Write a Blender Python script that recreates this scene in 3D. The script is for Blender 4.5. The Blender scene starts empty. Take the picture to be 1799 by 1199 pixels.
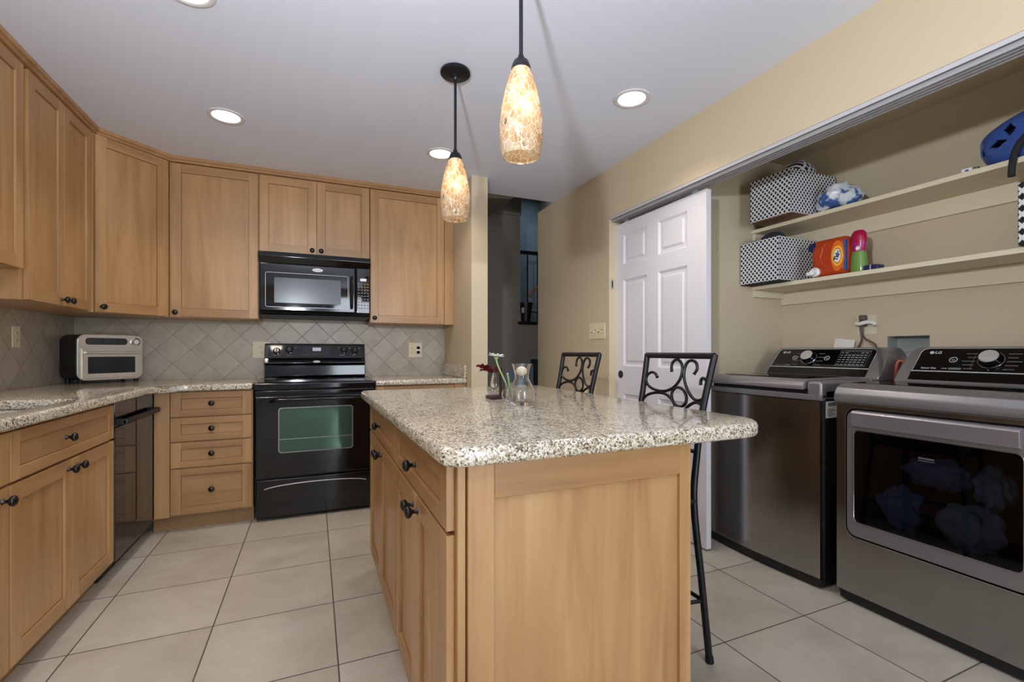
import bpy, bmesh, math, random
from mathutils import Vector, Matrix
random.seed(7)
PI = math.pi
S = bpy.context.scene
COL = S.collection

# ------------------------------------------------------------------ camera, world, lights, exposure
YAW = math.radians(23.2)
cam = bpy.data.cameras.new('camera'); co = bpy.data.objects.new('camera', cam); COL.objects.link(co)
cam.sensor_width = 36.0; cam.lens = 813.0 / 1799.0 * 36.0; cam.shift_y = 18.5 / 1799.0
cam.clip_start = 0.02; cam.clip_end = 60
co.location = (0, 0, 1.12); co.rotation_euler = (PI / 2, 0, -YAW)
S.camera = co

W = bpy.data.worlds.new('world'); S.world = W; W.use_nodes = True
W.node_tree.nodes['Background'].inputs[0].default_value = (0.78, 0.87, 1.0, 1)
W.node_tree.nodes['Background'].inputs[1].default_value = 0.35

def lamp(name, kind, loc, power, col, size=0.1, rot=(0, 0, 0), **kw):
    l = bpy.data.lights.new(name, kind); l.energy = power; l.color = col
    if kind == 'AREA':
        l.size = size
    else:
        l.shadow_soft_size = size
    for k, v in kw.items():
        setattr(l, k, v)
    o = bpy.data.objects.new(name, l); COL.objects.link(o); o.location = loc; o.rotation_euler = rot
    return o

# the photographer's strobe on a stand by the camera, an added cool fill from behind, day in the hall
lamp('strobe_light', 'POINT', (-0.24, 0.25, 1.62), 8, (0.88, 0.93, 1.0), 0.07)
lamp('strobe_bounce', 'SPOT', (-0.24, 0.25, 1.66), 125, (0.84, 0.91, 1.0), 0.045, (PI - 0.62, 0, -0.75), spot_size=math.radians(165), spot_blend=0.5)
lamp('rear_fill', 'AREA', (0.95, -2.72, 1.25), 82, (0.80, 0.89, 1.0), 1.3, (PI / 2, 0, 0.55), shape='RECTANGLE', size_y=2.0)  # added fill lamp behind the camera, turned toward the left cabinets
lamp('hall_daylight', 'AREA', (2.9, 5.9, 3.5), 3, (0.70, 0.87, 1.0), 0.6, (0, 0, 0))

lamp('hall_fill', 'POINT', (1.75, 4.35, 3.1), 8, (1.0, 0.93, 0.84), 0.08)  # added unseen warm fill that lifts the grey hall walls

S.view_settings.view_transform = 'Standard'; S.view_settings.look = 'None'
S.view_settings.exposure = 0.10; S.view_settings.gamma = 1.0; S.view_settings.use_curve_mapping = False
S.cycles.use_denoising = True
S.cycles.max_bounces = 10; S.cycles.transparent_max_bounces = 12
S.cycles.sample_clamp_indirect = 6.0

# ------------------------------------------------------------------ materials
def lin(c):
    return tuple(((v / 255) / 12.92 if v / 255 <= 0.04045 else ((v / 255 + 0.055) / 1.055) ** 2.4) for v in c)

class NT:
    def __init__(s, name):
        s.m = bpy.data.materials.new(name); s.m.use_nodes = True
        s.t = s.m.node_tree; s.b = s.t.nodes['Principled BSDF']; s.o = s.t.nodes['Material Output']
    def n(s, kind, ins=None, **kw):
        nd = s.t.nodes.new(kind)
        for k, v in kw.items():
            setattr(nd, k, v)
        for k, v in (ins or {}).items():
            s.set(nd, k, v)
        return nd
    def set(s, nd, k, v):
        sock = nd.inputs[k]
        if isinstance(v, bpy.types.NodeSocket):
            s.t.links.new(v, sock)
        elif isinstance(v, bpy.types.Node):
            s.t.links.new(v.outputs[0], sock)
        else:
            sock.default_value = (*v, 1) if (isinstance(v, tuple) and len(v) == 3 and sock.type == 'RGBA') else v
    def p(s, **kw):
        names = {'color': 'Base Color', 'rough': 'Roughness', 'metal': 'Metallic', 'normal': 'Normal', 'spec': 'Specular IOR Level',
                 'trans': 'Transmission Weight', 'ior': 'IOR', 'coat': 'Coat Weight', 'coatr': 'Coat Roughness', 'emit': 'Emission Color',
                 'emits': 'Emission Strength', 'aniso': 'Anisotropic', 'alpha': 'Alpha', 'sheen': 'Sheen Weight', 'sss': 'Subsurface Weight'}
        for k, v in kw.items():
            s.set(s.b, names[k], v)
        return s
    def math(s, op, a, b=0.0, c=None):
        nd = s.t.nodes.new('ShaderNodeMath'); nd.operation = op
        s.set(nd, 0, a); s.set(nd, 1, b)
        if c is not None:
            s.set(nd, 2, c)
        return nd.outputs[0]
    def ramp(s, fac, stops, interp='LINEAR'):
        nd = s.t.nodes.new('ShaderNodeValToRGB'); nd.color_ramp.interpolation = interp
        e = nd.color_ramp.elements
        while len(e) < len(stops):
            e.new(0.5)
        for el, (p, c) in zip(e, stops):
            el.position = p; el.color = (*c, 1) if len(c) == 3 else c
        s.set(nd, 0, fac)
        return nd.outputs[0]
    def mix(s, fac, a, b, mode='MIX'):
        nd = s.t.nodes.new('ShaderNodeMix'); nd.data_type = 'RGBA'; nd.blend_type = mode
        s.set(nd, 0, fac); s.set(nd, 6, a); s.set(nd, 7, b)
        return nd.outputs[2]
    def coords(s, scale=(1, 1, 1), which='Object', loc=(0, 0, 0), rot=(0, 0, 0)):
        tc = s.n('ShaderNodeTexCoord')
        mp = s.n('ShaderNodeMapping', {'Vector': tc.outputs[which], 'Scale': scale, 'Location': loc, 'Rotation': rot})
        return mp.outputs[0]
    def rcoords(s, scale):
        tc = s.n('ShaderNodeTexCoord'); oi = s.n('ShaderNodeObjectInfo')
        off = s.math('MULTIPLY', oi.outputs['Random'], 37.0)
        add = s.n('ShaderNodeVectorMath', {0: tc.outputs['Object']}, operation='ADD')
        cb = s.n('ShaderNodeCombineXYZ', {0: off, 1: off, 2: off}); s.set(add, 1, cb)
        mp = s.n('ShaderNodeMapping', {'Vector': add.outputs[0], 'Scale': scale})
        return mp.outputs[0]
    def noise(s, vec, scale=5, detail=3, rough=0.5, dist=0.0):
        return s.n('ShaderNodeTexNoise', {'Vector': vec, 'Scale': scale, 'Detail': detail, 'Roughness': rough, 'Distortion': dist}).outputs[0]
    def bump(s, h, strength=0.2, dist=0.01):
        return s.n('ShaderNodeBump', {'Height': h, 'Strength': strength, 'Distance': dist}).outputs[0]

def plain(name, col, rough=0.5, metal=0.0, **kw):
    m = NT(name); m.p(color=lin(col), rough=rough, metal=metal, **kw); return m.m

def painted(name, col, rough=0.6, amt=0.05, sc=90):
    m = NT(name); v = m.coords()
    n = m.noise(v, sc, 2); n2 = m.noise(v, 1.3, 3)
    c = lin(col); d = tuple(x * (1 - amt) for x in c)
    m.p(color=m.mix(n2, d, c), rough=rough, normal=m.bump(n, 0.05, 0.003)); return m.m

def wood(name, horiz=False, base=(187, 145, 97), dark=(155, 113, 71), light=(206, 167, 118)):
    m = NT(name)
    k = (1.1, 13, 13) if horiz else (13, 13, 1.1)
    v = m.rcoords(k); n = m.noise(v, 1.0, 4, 0.55, 0.6)
    k2 = (5, 140, 140) if horiz else (140, 140, 5)
    f = m.noise(m.rcoords(k2), 1.0, 2)
    bl = m.noise(m.rcoords((3.0, 3.0, 2.0)), 1.0, 2)
    c = m.ramp(n, [(0.25, lin(dark)), (0.5, lin(base)), (0.78, lin(light))])
    c = m.mix(m.math('MULTIPLY', f, 0.28), c, lin((150, 110, 70)))
    c = m.mix(m.ramp(bl, [(0.35, (0, 0, 0)), (0.75, (0.6, 0.6, 0.6))]), c, lin((158, 118, 74)))
    oi = m.n('ShaderNodeObjectInfo')
    hs = m.n('ShaderNodeHueSaturation', {'Color': c, 'Value': m.math('MULTIPLY_ADD', oi.outputs['Random'], 0.10, 0.95)})
    m.p(color=hs.outputs[0], rough=m.math('MULTIPLY_ADD', f, 0.12, 0.30), normal=m.bump(f, 0.06, 0.002), coat=0.15, coatr=0.25)
    return m.m

def granite_mat():
    m = NT('speckled_granite'); v = m.coords()
    dn = m.n('ShaderNodeTexNoise', {'Vector': v, 'Scale': 60.0, 'Detail': 2.0})
    dv = m.n('ShaderNodeVectorMath', {0: dn.outputs['Color'], 'Scale': 0.012}, operation='SCALE')
    vv = m.n('ShaderNodeVectorMath', {0: v, 1: dv.outputs[0]}, operation='ADD').outputs[0]
    a = m.n('ShaderNodeTexVoronoi', {'Vector': vv, 'Scale': 195.0}); b = m.n('ShaderNodeTexVoronoi', {'Vector': vv, 'Scale': 330.0})
    ar = m.n('ShaderNodeSeparateColor', {0: a.outputs['Color']}).outputs[0]
    br = m.n('ShaderNodeSeparateColor', {0: b.outputs['Color']}).outputs[1]
    cl = m.noise(v, 9, 3, 0.6)
    ar2 = m.math('ADD', ar, m.math('MULTIPLY_ADD', cl, 0.7, -0.35))
    c1 = m.ramp(ar2, [(0.0, lin((112, 100, 84))), (0.07, lin((150, 134, 112))), (0.18, lin((190, 174, 146))), (0.36, lin((212, 203, 184))), (0.56, lin((228, 222, 206))), (1.0, lin((214, 210, 200)))], 'CONSTANT')
    sp = m.ramp(br, [(0.0, (1, 1, 1)), (0.10, (0, 0, 0))], 'CONSTANT')
    c = m.mix(m.math('MULTIPLY', sp, 0.9), c1, lin((58, 50, 44)))
    sp2 = m.ramp(br, [(0.0, (0, 0, 0)), (0.84, (1, 1, 1))], 'CONSTANT')
    c = m.mix(m.math('MULTIPLY', sp2, 0.55), c, lin((150, 132, 104)))
    m.p(color=c, rough=0.10, spec=0.55); return m.m

def tile_floor():
    m = NT('floor_tile'); tc = m.n('ShaderNodeTexCoord'); sx = m.n('ShaderNodeSeparateXYZ', {0: tc.outputs['Object']})
    def cell(o, off, step):
        q = m.math('DIVIDE', m.math('SUBTRACT', o, off), step)
        fr = m.math('FRACT', q); fl = m.math('FLOOR', q)
        e = m.math('MINIMUM', fr, m.math('SUBTRACT', 1.0, fr))
        return m.math('MULTIPLY', e, step), fl
    ex, fx = cell(sx.outputs[0], 0.081 - 0.4575 * 12, 0.4575); ey, fy = cell(sx.outputs[1], 1.315 - 0.449 * 14, 0.449)
    e = m.math('MINIMUM', ex, ey)
    g = m.ramp(m.math('MULTIPLY', e, 100.0), [(0.20, (1, 1, 1)), (0.32, (0, 0, 0))])
    cb = m.n('ShaderNodeCombineXYZ', {0: fx, 1: fy, 2: 0.0})
    wn = m.n('ShaderNodeTexWhiteNoise', {'Vector': cb.outputs[0]}, noise_dimensions='3D')
    off = m.n('ShaderNodeVectorMath', {0: wn.outputs[1], 'Scale': 9.0}, operation='SCALE')
    vv = m.n('ShaderNodeVectorMath', {0: tc.outputs['Object'], 1: off.outputs[0]}, operation='ADD').outputs[0]
    n1 = m.noise(vv, 3.0, 5, 0.65, 0.4); n2 = m.noise(vv, 60, 3, 0.7)
    c = m.ramp(n1, [(0.28, lin((170, 160, 143))), (0.5, lin((190, 181, 165))), (0.72, lin((204, 197, 184)))])
    c = m.mix(m.math('MULTIPLY', n2, 0.25), c, lin((178, 168, 152)))
    c = m.mix(m.math('MULTIPLY', wn.outputs[0], 0.12), c, lin((196, 186, 166)))
    c = m.mix(g, c, lin((84, 76, 66)))
    h = m.math('SUBTRACT', m.math('MULTIPLY', n2, 0.06), g)
    m.p(color=c, rough=m.math('MULTIPLY_ADD', g, 0.4, 0.30), normal=m.bump(h, 0.25, 0.003)); return m.m

def tile_splash(name, ax, off):
    # diagonal tiles; crossings repeat every 0.215 m along axis ax and up
    m = NT(name); tc = m.n('ShaderNodeTexCoord'); sx = m.n('ShaderNodeSeparateXYZ', {0: tc.outputs['Object']})
    u = m.math('DIVIDE', m.math('SUBTRACT', sx.outputs[ax], off - 4.3), 0.215); w = m.math('DIVIDE', m.math('SUBTRACT', sx.outputs[2], 1.349 - 2.15), 0.215)
    def cell(o):
        fr = m.math('FRACT', o); return m.math('MINIMUM', fr, m.math('SUBTRACT', 1.0, fr)), m.math('FLOOR', o)
    a, fa = cell(m.math('ADD', u, w)); b, fb = cell(m.math('SUBTRACT', u, m.math('SUBTRACT', w, 30.0)))
    e = m.math('MINIMUM', a, b)
    g = m.ramp(e, [(0.005, (1, 1, 1)), (0.010, (0, 0, 0))])
    cb = m.n('ShaderNodeCombineXYZ', {0: fa, 1: fb, 2: 0.0})
    wn = m.n('ShaderNodeTexWhiteNoise', {'Vector': cb.outputs[0]}, noise_dimensions='3D')
    off2 = m.n('ShaderNodeVectorMath', {0: wn.outputs[1], 'Scale': 7.0}, operation='SCALE')
    vv = m.n('ShaderNodeVectorMath', {0: tc.outputs['Object'], 1: off2.outputs[0]}, operation='ADD').outputs[0]
    n1 = m.noise(vv, 6, 4, 0.6)
    c = m.ramp(n1, [(0.3, lin((166, 154, 136))), (0.55, lin((186, 174, 156))), (0.75, lin((198, 187, 168)))])
    c = m.mix(m.math('MULTIPLY', wn.outputs[0], 0.22), c, lin((160, 148, 132)))
    c = m.mix(g, c, lin((122, 110, 94)))
    ed = m.ramp(e, [(0.0, (0, 0, 0)), (0.03, (1, 1, 1))])
    m.p(color=c, rough=0.38, normal=m.bump(ed, 0.25, 0.004)); return m.m

def brushed(name, col, rough=0.3, horiz=False, metal=1.0):
    m = NT(name); v = m.coords((2, 2, 300) if horiz else (260, 260, 1.5))
    n = m.noise(v, 1.0, 2)
    c = lin(col); m.p(color=m.mix(n, tuple(x * 0.92 for x in c), c), metal=metal, rough=m.math('MULTIPLY_ADD', n, 0.10, rough - 0.05)); return m.m

def lattice(name, size=0.034, cy=0.0):
    m = NT(name); tc = m.n('ShaderNodeTexCoord'); sx = m.n('ShaderNodeSeparateXYZ', {0: tc.outputs['Object']})
    s1 = m.math('ADD', sx.outputs[0], sx.outputs[1])
    u = m.math('DIVIDE', m.math('ADD', s1, 9.0), size); w = m.math('DIVIDE', m.math('ADD', sx.outputs[2], 9.0), size * 1.12)
    def e(o):
        f = m.math('FRACT', o); return m.math('MINIMUM', f, m.math('SUBTRACT', 1.0, f))
    d = m.math('MINIMUM', e(m.math('ADD', u, w)), e(m.math('SUBTRACT', u, m.math('SUBTRACT', w, 900.0))))
    g = m.ramp(d, [(0.15, (1, 1, 1)), (0.20, (0, 0, 0))])
    m.p(color=m.mix(g, lin((22, 22, 32)), lin((225, 224, 226))), rough=0.85); return m.m

def glass_mat(name, tint=(1, 1, 1), rough=0.0):
    m = NT(name); m.p(color=tint, rough=rough, trans=1.0, ior=1.46); return m.m

def dark_glass(name, tint=(0.10, 0.10, 0.11)):
    m = NT(name)
    tr = m.n('ShaderNodeBsdfTransparent', {0: tint}); gl = m.n('ShaderNodeBsdfGlossy', {'Color': (0.9, 0.9, 0.95), 'Roughness': 0.03})
    fr = m.n('ShaderNodeFresnel', {'IOR': 1.5}); mx = m.n('ShaderNodeMixShader', {0: fr.outputs[0], 1: tr.outputs[0], 2: gl.outputs[0]})
    m.t.links.new(mx.outputs[0], m.o.inputs[0]); return m.m

def crackle_shade():
    m = NT('crackled_mosaic_glass'); v = m.coords()
    dn = m.n('ShaderNodeTexNoise', {'Vector': v, 'Scale': 45.0, 'Detail': 3.0})
    dv = m.n('ShaderNodeVectorMath', {0: dn.outputs['Color'], 'Scale': 0.016}, operation='SCALE')
    vv = m.n('ShaderNodeVectorMath', {0: v, 1: dv.outputs[0]}, operation='ADD').outputs[0]
    st = m.n('ShaderNodeMapping', {'Vector': vv, 'Scale': (1, 1, 0.55)}).outputs[0]
    a = m.n('ShaderNodeTexVoronoi', {'Vector': st, 'Scale': 58.0}, feature='DISTANCE_TO_EDGE').outputs[0]
    b = m.n('ShaderNodeTexVoronoi', {'Vector': st, 'Scale': 190.0}, feature='DISTANCE_TO_EDGE').outputs[0]
    ca = m.ramp(a, [(0.02, (1, 1, 1)), (0.055, (0, 0, 0))]); cb = m.ramp(b, [(0.03, (1, 1, 1)), (0.12, (0, 0, 0))])
    bl = m.noise(v, 26, 3); blot = m.ramp(m.noise(v, 24, 3, 0.6), [(0.60, (0, 0, 0)), (0.70, (1, 1, 1))])
    c = m.ramp(bl, [(0.35, lin((198, 160, 112))), (0.52, lin((220, 198, 162))), (0.66, lin((212, 204, 194)))])
    c = m.mix(m.math('MULTIPLY', blot, 0.75), c, lin((84, 68, 54)))
    c = m.mix(m.math('MULTIPLY', cb, 0.45), c, lin((240, 222, 196)))
    c = m.mix(ca, c, lin((255, 250, 238)))
    tl = m.n('ShaderNodeBsdfTranslucent', {0: c}); df = m.n('ShaderNodeBsdfDiffuse', {0: c}); tp = m.n('ShaderNodeBsdfTransparent', {0: c})
    gl = m.n('ShaderNodeBsdfGlossy', {'Roughness': 0.06})
    m1 = m.n('ShaderNodeMixShader', {0: 0.35, 1: tl.outputs[0], 2: df.outputs[0]}); m2 = m.n('ShaderNodeMixShader', {0: 0.22, 1: m1.outputs[0], 2: tp.outputs[0]})
    m3 = m.n('ShaderNodeMixShader', {0: m.math('MULTIPLY', m.n('ShaderNodeFresnel', {0: 1.45}).outputs[0], 0.8), 1: m2.outputs[0], 2: gl.outputs[0]})
    m.t.links.new(m3.outputs[0], m.o.inputs[0]); return m.m

def emitter(name, col, k):
    m = NT(name); m.p(color=(0.8, 0.8, 0.8), emit=col, emits=k); return m.m

M = {}
M['ceil'] = painted('ceiling_paint', (224, 227, 240), 0.8, 0.03)
M['wall'] = painted('beige_wall_paint', (206, 188, 158), 0.7)
M['wall2'] = painted('pale_wall_paint', (206, 190, 162), 0.7)
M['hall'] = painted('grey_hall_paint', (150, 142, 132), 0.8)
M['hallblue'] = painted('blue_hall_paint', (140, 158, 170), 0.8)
M['wv'] = wood('maple_vertical'); M['wh'] = wood('maple_horizontal', True, (172, 130, 86), (143, 102, 66), (190, 150, 104))
M['glaze_shade'] = plain('glaze_recess_shading', (112, 76, 46), 0.5)  # dark recess line: glaze, with the step's shading put into its colour
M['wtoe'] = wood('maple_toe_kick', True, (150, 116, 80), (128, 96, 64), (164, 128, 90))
M['granite'] = granite_mat(); M['floor'] = tile_floor()
M['sp_b'] = tile_splash('backsplash_tile_rear', 0, 0.022); M['sp_l'] = tile_splash('backsplash_tile_side', 1, 3.56)
M['knob'] = plain('black_knob', (16, 16, 19), 0.28)
M['black'] = plain('gloss_black_enamel', (9, 9, 11), 0.09, 0, spec=0.6)
M['blackm'] = plain('satin_black', (18, 18, 20), 0.45)
M['blackg'] = plain('black_glass_panel', (7, 7, 9), 0.04, 0, spec=0.6)
M['iron'] = plain('black_wrought_iron', (24, 25, 29), 0.38, 0.3)
M['white'] = painted('white_door_paint', (224, 221, 226), 0.4, 0.02)
M['shelfp'] = painted('cream_shelf_paint', (226, 214, 186), 0.5)
M['plate'] = plain('almond_plastic', (226, 212, 178), 0.4); M['whitepl'] = plain('white_plastic', (238, 238, 236), 0.35)
M['steel'] = brushed('brushed_steel', (206, 198, 186), 0.28, False, 0.7); M['steelh'] = brushed('brushed_steel_band', (212, 204, 192), 0.25, True, 0.7)
M['bss'] = brushed('dark_stainless', (168, 168, 168), 0.20); M['bssh'] = brushed('dark_stainless_band', (128, 125, 126), 0.30, True)
M['gun'] = plain('gunmetal_paint', (146, 144, 146), 0.34, 0.65); M['gunl'] = plain('light_gunmetal', (176, 172, 178), 0.32, 0.75)
M['dialf'] = plain('silver_dial', (196, 193, 188), 0.4, 0.25); M['line'] = plain('silver_line', (214, 213, 212), 0.4)
M['chrome'] = plain('chrome_line', (225, 225, 230), 0.15, 1.0); M['trackm'] = plain('track_aluminium', (176, 174, 176), 0.45, 0.2)
M['trackw'] = plain('track_fascia', (192, 189, 192), 0.4)
M['trackd'] = plain('track_channel', (34, 32, 32), 0.6)
M['mark'] = plain('pale_print', (196, 196, 200), 0.5); M['markd'] = plain('grey_print', (110, 110, 116), 0.5)
M['glass'] = glass_mat('clear_glass'); M['dkglass'] = dark_glass('smoked_glass', (0.46, 0.49, 0.55)); M['dkglass2'] = dark_glass('smoked_oven_glass', (0.22, 0.22, 0.22))
M['green'] = plain('coated_oven_glass', (74, 102, 88), 0.06, 0.55)
M['mwglass'] = plain('microwave_mesh_window', (52, 54, 58), 0.22, 0.0)
M['shade'] = crackle_shade()
M['bulb'] = emitter('bulb_glow', (1.0, 0.93, 0.80), 8.0); M['lens'] = emitter('downlight_glow', (1.0, 0.95, 0.86), 4.0)
M['ringw'] = plain('light_ring', (214, 210, 208), 0.5)
M['lcd'] = emitter('blue_display', (0.30, 0.38, 0.95), 0.10)
M['latt'] = lattice('lattice_fabric', 0.028); M['latt2'] = lattice('large_lattice_fabric', 0.042)
M['brown'] = plain('brown_board', (120, 84, 60), 0.6); M['dkwood'] = plain('espresso_wood', (54, 34, 32), 0.35)
M['paper'] = plain('paper', (225, 222, 216), 0.7); M['orange'] = plain('orange_plastic', (184, 64, 26), 0.32)
M['navy'] = plain('navy_plastic', (26, 34, 84), 0.35); M['yellow'] = plain('yellow_print', (246, 196, 70), 0.45)
M['orange2'] = plain('light_orange_print', (232, 112, 30), 0.4); M['blue2'] = plain('blue_print', (50, 84, 150), 0.4)
M['magenta'] = plain('magenta_plastic', (176, 24, 112), 0.28); M['pinkd'] = plain('crimson_plastic', (170, 12, 62), 0.28)
M['greenpl'] = plain('green_plastic', (112, 150, 74), 0.22); M['helmet'] = plain('blue_helmet_shell', (58, 88, 160), 0.15)
M['pad'] = plain('charcoal_padding', (30, 30, 34), 0.8); M['foil'] = plain('foil_duct', (186, 188, 194), 0.4, 0.5)
M['copper'] = plain('red_rubber_hose', (150, 66, 46), 0.4); M['cord'] = plain('brown_grey_cord', (92, 82, 76), 0.5)
M['leaf'] = plain('dark_red_leaf', (112, 26, 30), 0.6); M['petal'] = plain('white_petal', (236, 236, 226), 0.6)
M['stem'] = plain('pale_green_stem', (150, 176, 112), 0.5); M['cloth'] = plain('charcoal_cloth', (40, 42, 54), 0.9)
M['laundry'] = painted('pale_blue_laundry', (180, 200, 236), 0.9, 0.3, 30); M['laundry2'] = painted('white_laundry', (215, 220, 228), 0.9, 0.1, 30)
M['drum'] = plain('drum_metal', (40, 42, 48), 0.5, 0.6); M['seat'] = plain('brown_seat_fabric', (78, 60, 50), 0.85)
M['galv'] = plain('galvanised_box', (170, 176, 172), 0.5, 0.3); M['amber'] = plain('amber_wax', (240, 224, 200), 0.5)
M['terra'] = plain('tan_carving', (168, 116, 80), 0.6); M['toast'] = plain('dark_oven_side', (46, 44, 44), 0.4, 0.4)
M['wood_dk'] = plain('dark_stair_wood', (42, 34, 30), 0.4)
def bag_mat():
    m = NT('printed_plastic_bag'); v = m.coords(); n = m.noise(v, 14, 2)
    m.p(color=m.ramp(n, [(0.44, lin((70, 98, 160))), (0.50, lin((214, 220, 230))), (0.75, lin((232, 234, 238)))], 'LINEAR'), rough=0.2); return m.m
M['bag'] = bag_mat()

# ------------------------------------------------------------------ mesh builders
class MB:
    def __init__(s):
        s.bm = bmesh.new()
    def merge(s, tb, mi=0):
        for f in tb.faces:
            f.material_index = mi
        me = bpy.data.meshes.new('tmp'); tb.to_mesh(me); tb.free(); s.bm.from_mesh(me); bpy.data.meshes.remove(me); return s
    def box(s, x0, x1, y0, y1, z0, z1, bev=0.0, seg=2, mi=0, mat=None):
        tb = bmesh.new(); bmesh.ops.create_cube(tb, size=1)
        for v in tb.verts:
            v.co = Vector(((x0 + x1) / 2 + v.co.x * abs(x1 - x0), (y0 + y1) / 2 + v.co.y * abs(y1 - y0), (z0 + z1) / 2 + v.co.z * abs(z1 - z0)))
        if bev:
            b = min(bev, abs(x1 - x0) * .49, abs(y1 - y0) * .49, abs(z1 - z0) * .49)
            bmesh.ops.bevel(tb, geom=tb.edges[:], offset=b, segments=seg, affect='EDGES', profile=0.5)
        if mat is not None:
            tb.transform(mat)
        return s.merge(tb, mi)
    def cyl(s, p0, p1, r0, r1=None, seg=20, mi=0):
        p0, p1 = Vector(p0), Vector(p1); d = p1 - p0; r1 = r0 if r1 is None else r1
        tb = bmesh.new(); bmesh.ops.create_cone(tb, cap_ends=True, segments=seg, radius1=r0, radius2=r1, depth=d.length)
        tb.transform(Matrix.Translation((p0 + p1) / 2) @ d.to_track_quat('Z', 'Y').to_matrix().to_4x4()); return s.merge(tb, mi)
    def lathe(s, prof, seg=32, mat=None, mi=0, closed=False):
        tb = bmesh.new(); rings = []
        for r, z in prof:
            if r < 1e-5:
                rings.append([tb.verts.new((0, 0, z))])
            else:
                rings.append([tb.verts.new((r * math.cos(2 * PI * k / seg), r * math.sin(2 * PI * k / seg), z)) for k in range(seg)])
        pairs = list(zip(rings, rings[1:])) + ([(rings[-1], rings[0])] if closed else [])
        for a, b in pairs:
            for k in range(seg):
                k2 = (k + 1) % seg
                if len(a) == 1 and len(b) == 1: continue
                if len(a) == 1: tb.faces.new((a[0], b[k2], b[k]))
                elif len(b) == 1: tb.faces.new((a[k], a[k2], b[0]))
                else: tb.faces.new((a[k], a[k2], b[k2], b[k]))
        bmesh.ops.recalc_face_normals(tb, faces=tb.faces[:])
        if mat is not None: tb.transform(mat)
        return s.merge(tb, mi)
    def tube(s, pts, r, seg=10, closed=False, mi=0, rad=None):
        pts = [Vector(p) for p in pts]; n = len(pts); tb = bmesh.new(); rings = []; up = None
        for i, p in enumerate(pts):
            if closed: t = pts[(i + 1) % n] - pts[i - 1]
            else: t = pts[min(i + 1, n - 1)] - pts[max(i - 1, 0)]
            t.normalize()
            if up is None:
                up = Vector((0, 0, 1)) if abs(t.z) < 0.9 else Vector((1, 0, 0))
            u = (up - t * up.dot(t)).normalized(); w = t.cross(u); up = u
            rr = rad[i] if rad else r
            rings.append([tb.verts.new(p + (u * math.cos(2 * PI * k / seg) + w * math.sin(2 * PI * k / seg)) * rr) for k in range(seg)])
        for i in range(n if closed else n - 1):
            a, b = rings[i], rings[(i + 1) % n]
            for k in range(seg): tb.faces.new((a[k], a[(k + 1) % seg], b[(k + 1) % seg], b[k]))
        if not closed:
            tb.faces.new(list(reversed(rings[0]))); tb.faces.new(rings[-1])
        bmesh.ops.recalc_face_normals(tb, faces=tb.faces[:]); return s.merge(tb, mi)
    def prism(s, poly, a0, a1, axis='z', mi=0, bev=0.0, seg=2):
        # polygon points map: axis z -> (x,y), axis y -> (x,z), axis x -> (y,z)
        def P(p, a):
            return {'z': (p[0], p[1], a), 'y': (p[0], a, p[1]), 'x': (a, p[0], p[1])}[axis]
        tb = bmesh.new(); A = [tb.verts.new(P(p, a0)) for p in poly]; B = [tb.verts.new(P(p, a1)) for p in poly]; n = len(poly)
        tb.faces.new(A); tb.faces.new(list(reversed(B)))
        for k in range(n): tb.faces.new((A[k], B[k], B[(k + 1) % n], A[(k + 1) % n]))
        bmesh.ops.recalc_face_normals(tb, faces=tb.faces[:])
        if bev: bmesh.ops.bevel(tb, geom=tb.edges[:], offset=bev, segments=seg, affect='EDGES', profile=0.5)
        return s.merge(tb, mi)
    def quad(s, pts, mi=0):
        tb = bmesh.new(); tb.faces.new([tb.verts.new(p) for p in pts]); return s.merge(tb, mi)
    def ball(s, c, r, sc=(1, 1, 1), seg=20, mi=0, mat=None):
        tb = bmesh.new(); bmesh.ops.create_uvsphere(tb, u_segments=seg, v_segments=max(8, seg // 2), radius=r)
        for v in tb.verts: v.co = Vector((v.co.x * sc[0], v.co.y * sc[1], v.co.z * sc[2]))
        if mat is not None: tb.transform(mat)
        tb.transform(Matrix.Translation(c)); return s.merge(tb, mi)
    def build(s, name, mats, parent=None, ang=35, **props):
        me = bpy.data.meshes.new(name); s.bm.to_mesh(me); s.bm.free()
        for m in (mats if isinstance(mats, (list, tuple)) else [mats]): me.materials.append(M[m] if isinstance(m, str) else m)
        me.polygons.foreach_set('use_smooth', [True] * len(me.polygons)); me.set_sharp_from_angle(angle=math.radians(ang))
        o = bpy.data.objects.new(name, me); COL.objects.link(o); o.parent = parent
        for k, v in props.items(): o[k] = v
        wn_ = o.modifiers.new('weighted_normals', 'WEIGHTED_NORMAL'); wn_.keep_sharp = True; wn_.weight = 80
        return o

def thing(name, label, cat, loc=(0, 0, 0), rz=0.0, group=None):
    o = bpy.data.objects.new(name, None); COL.objects.link(o); o.empty_display_size = 0.05
    o.location = loc; o.rotation_euler = (0, 0, rz); o['label'] = label; o['category'] = cat
    if group: o['group'] = group
    return o
def tag(o, label, cat, group=None):
    o['label'] = label; o['category'] = cat
    if group: o['group'] = group
    return o
def struct(o):
    o['kind'] = 'structure'; return o
def copy_tree(o, parent=None):
    c = o.copy(); COL.objects.link(c); c.parent = parent
    for ch in list(o.children): copy_tree(ch, c)
    return c
def rrect(x0, x1, z0, z1, r, n=6):
    pts = []
    for cx, cz, a0 in ((x1 - r, z1 - r, 0), (x0 + r, z1 - r, PI / 2), (x0 + r, z0 + r, PI), (x1 - r, z0 + r, 1.5 * PI)):
        for k in range(n + 1):
            a = a0 + PI / 2 * k / n; pts.append((cx + r * math.cos(a), cz + r * math.sin(a)))
    return pts
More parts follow.
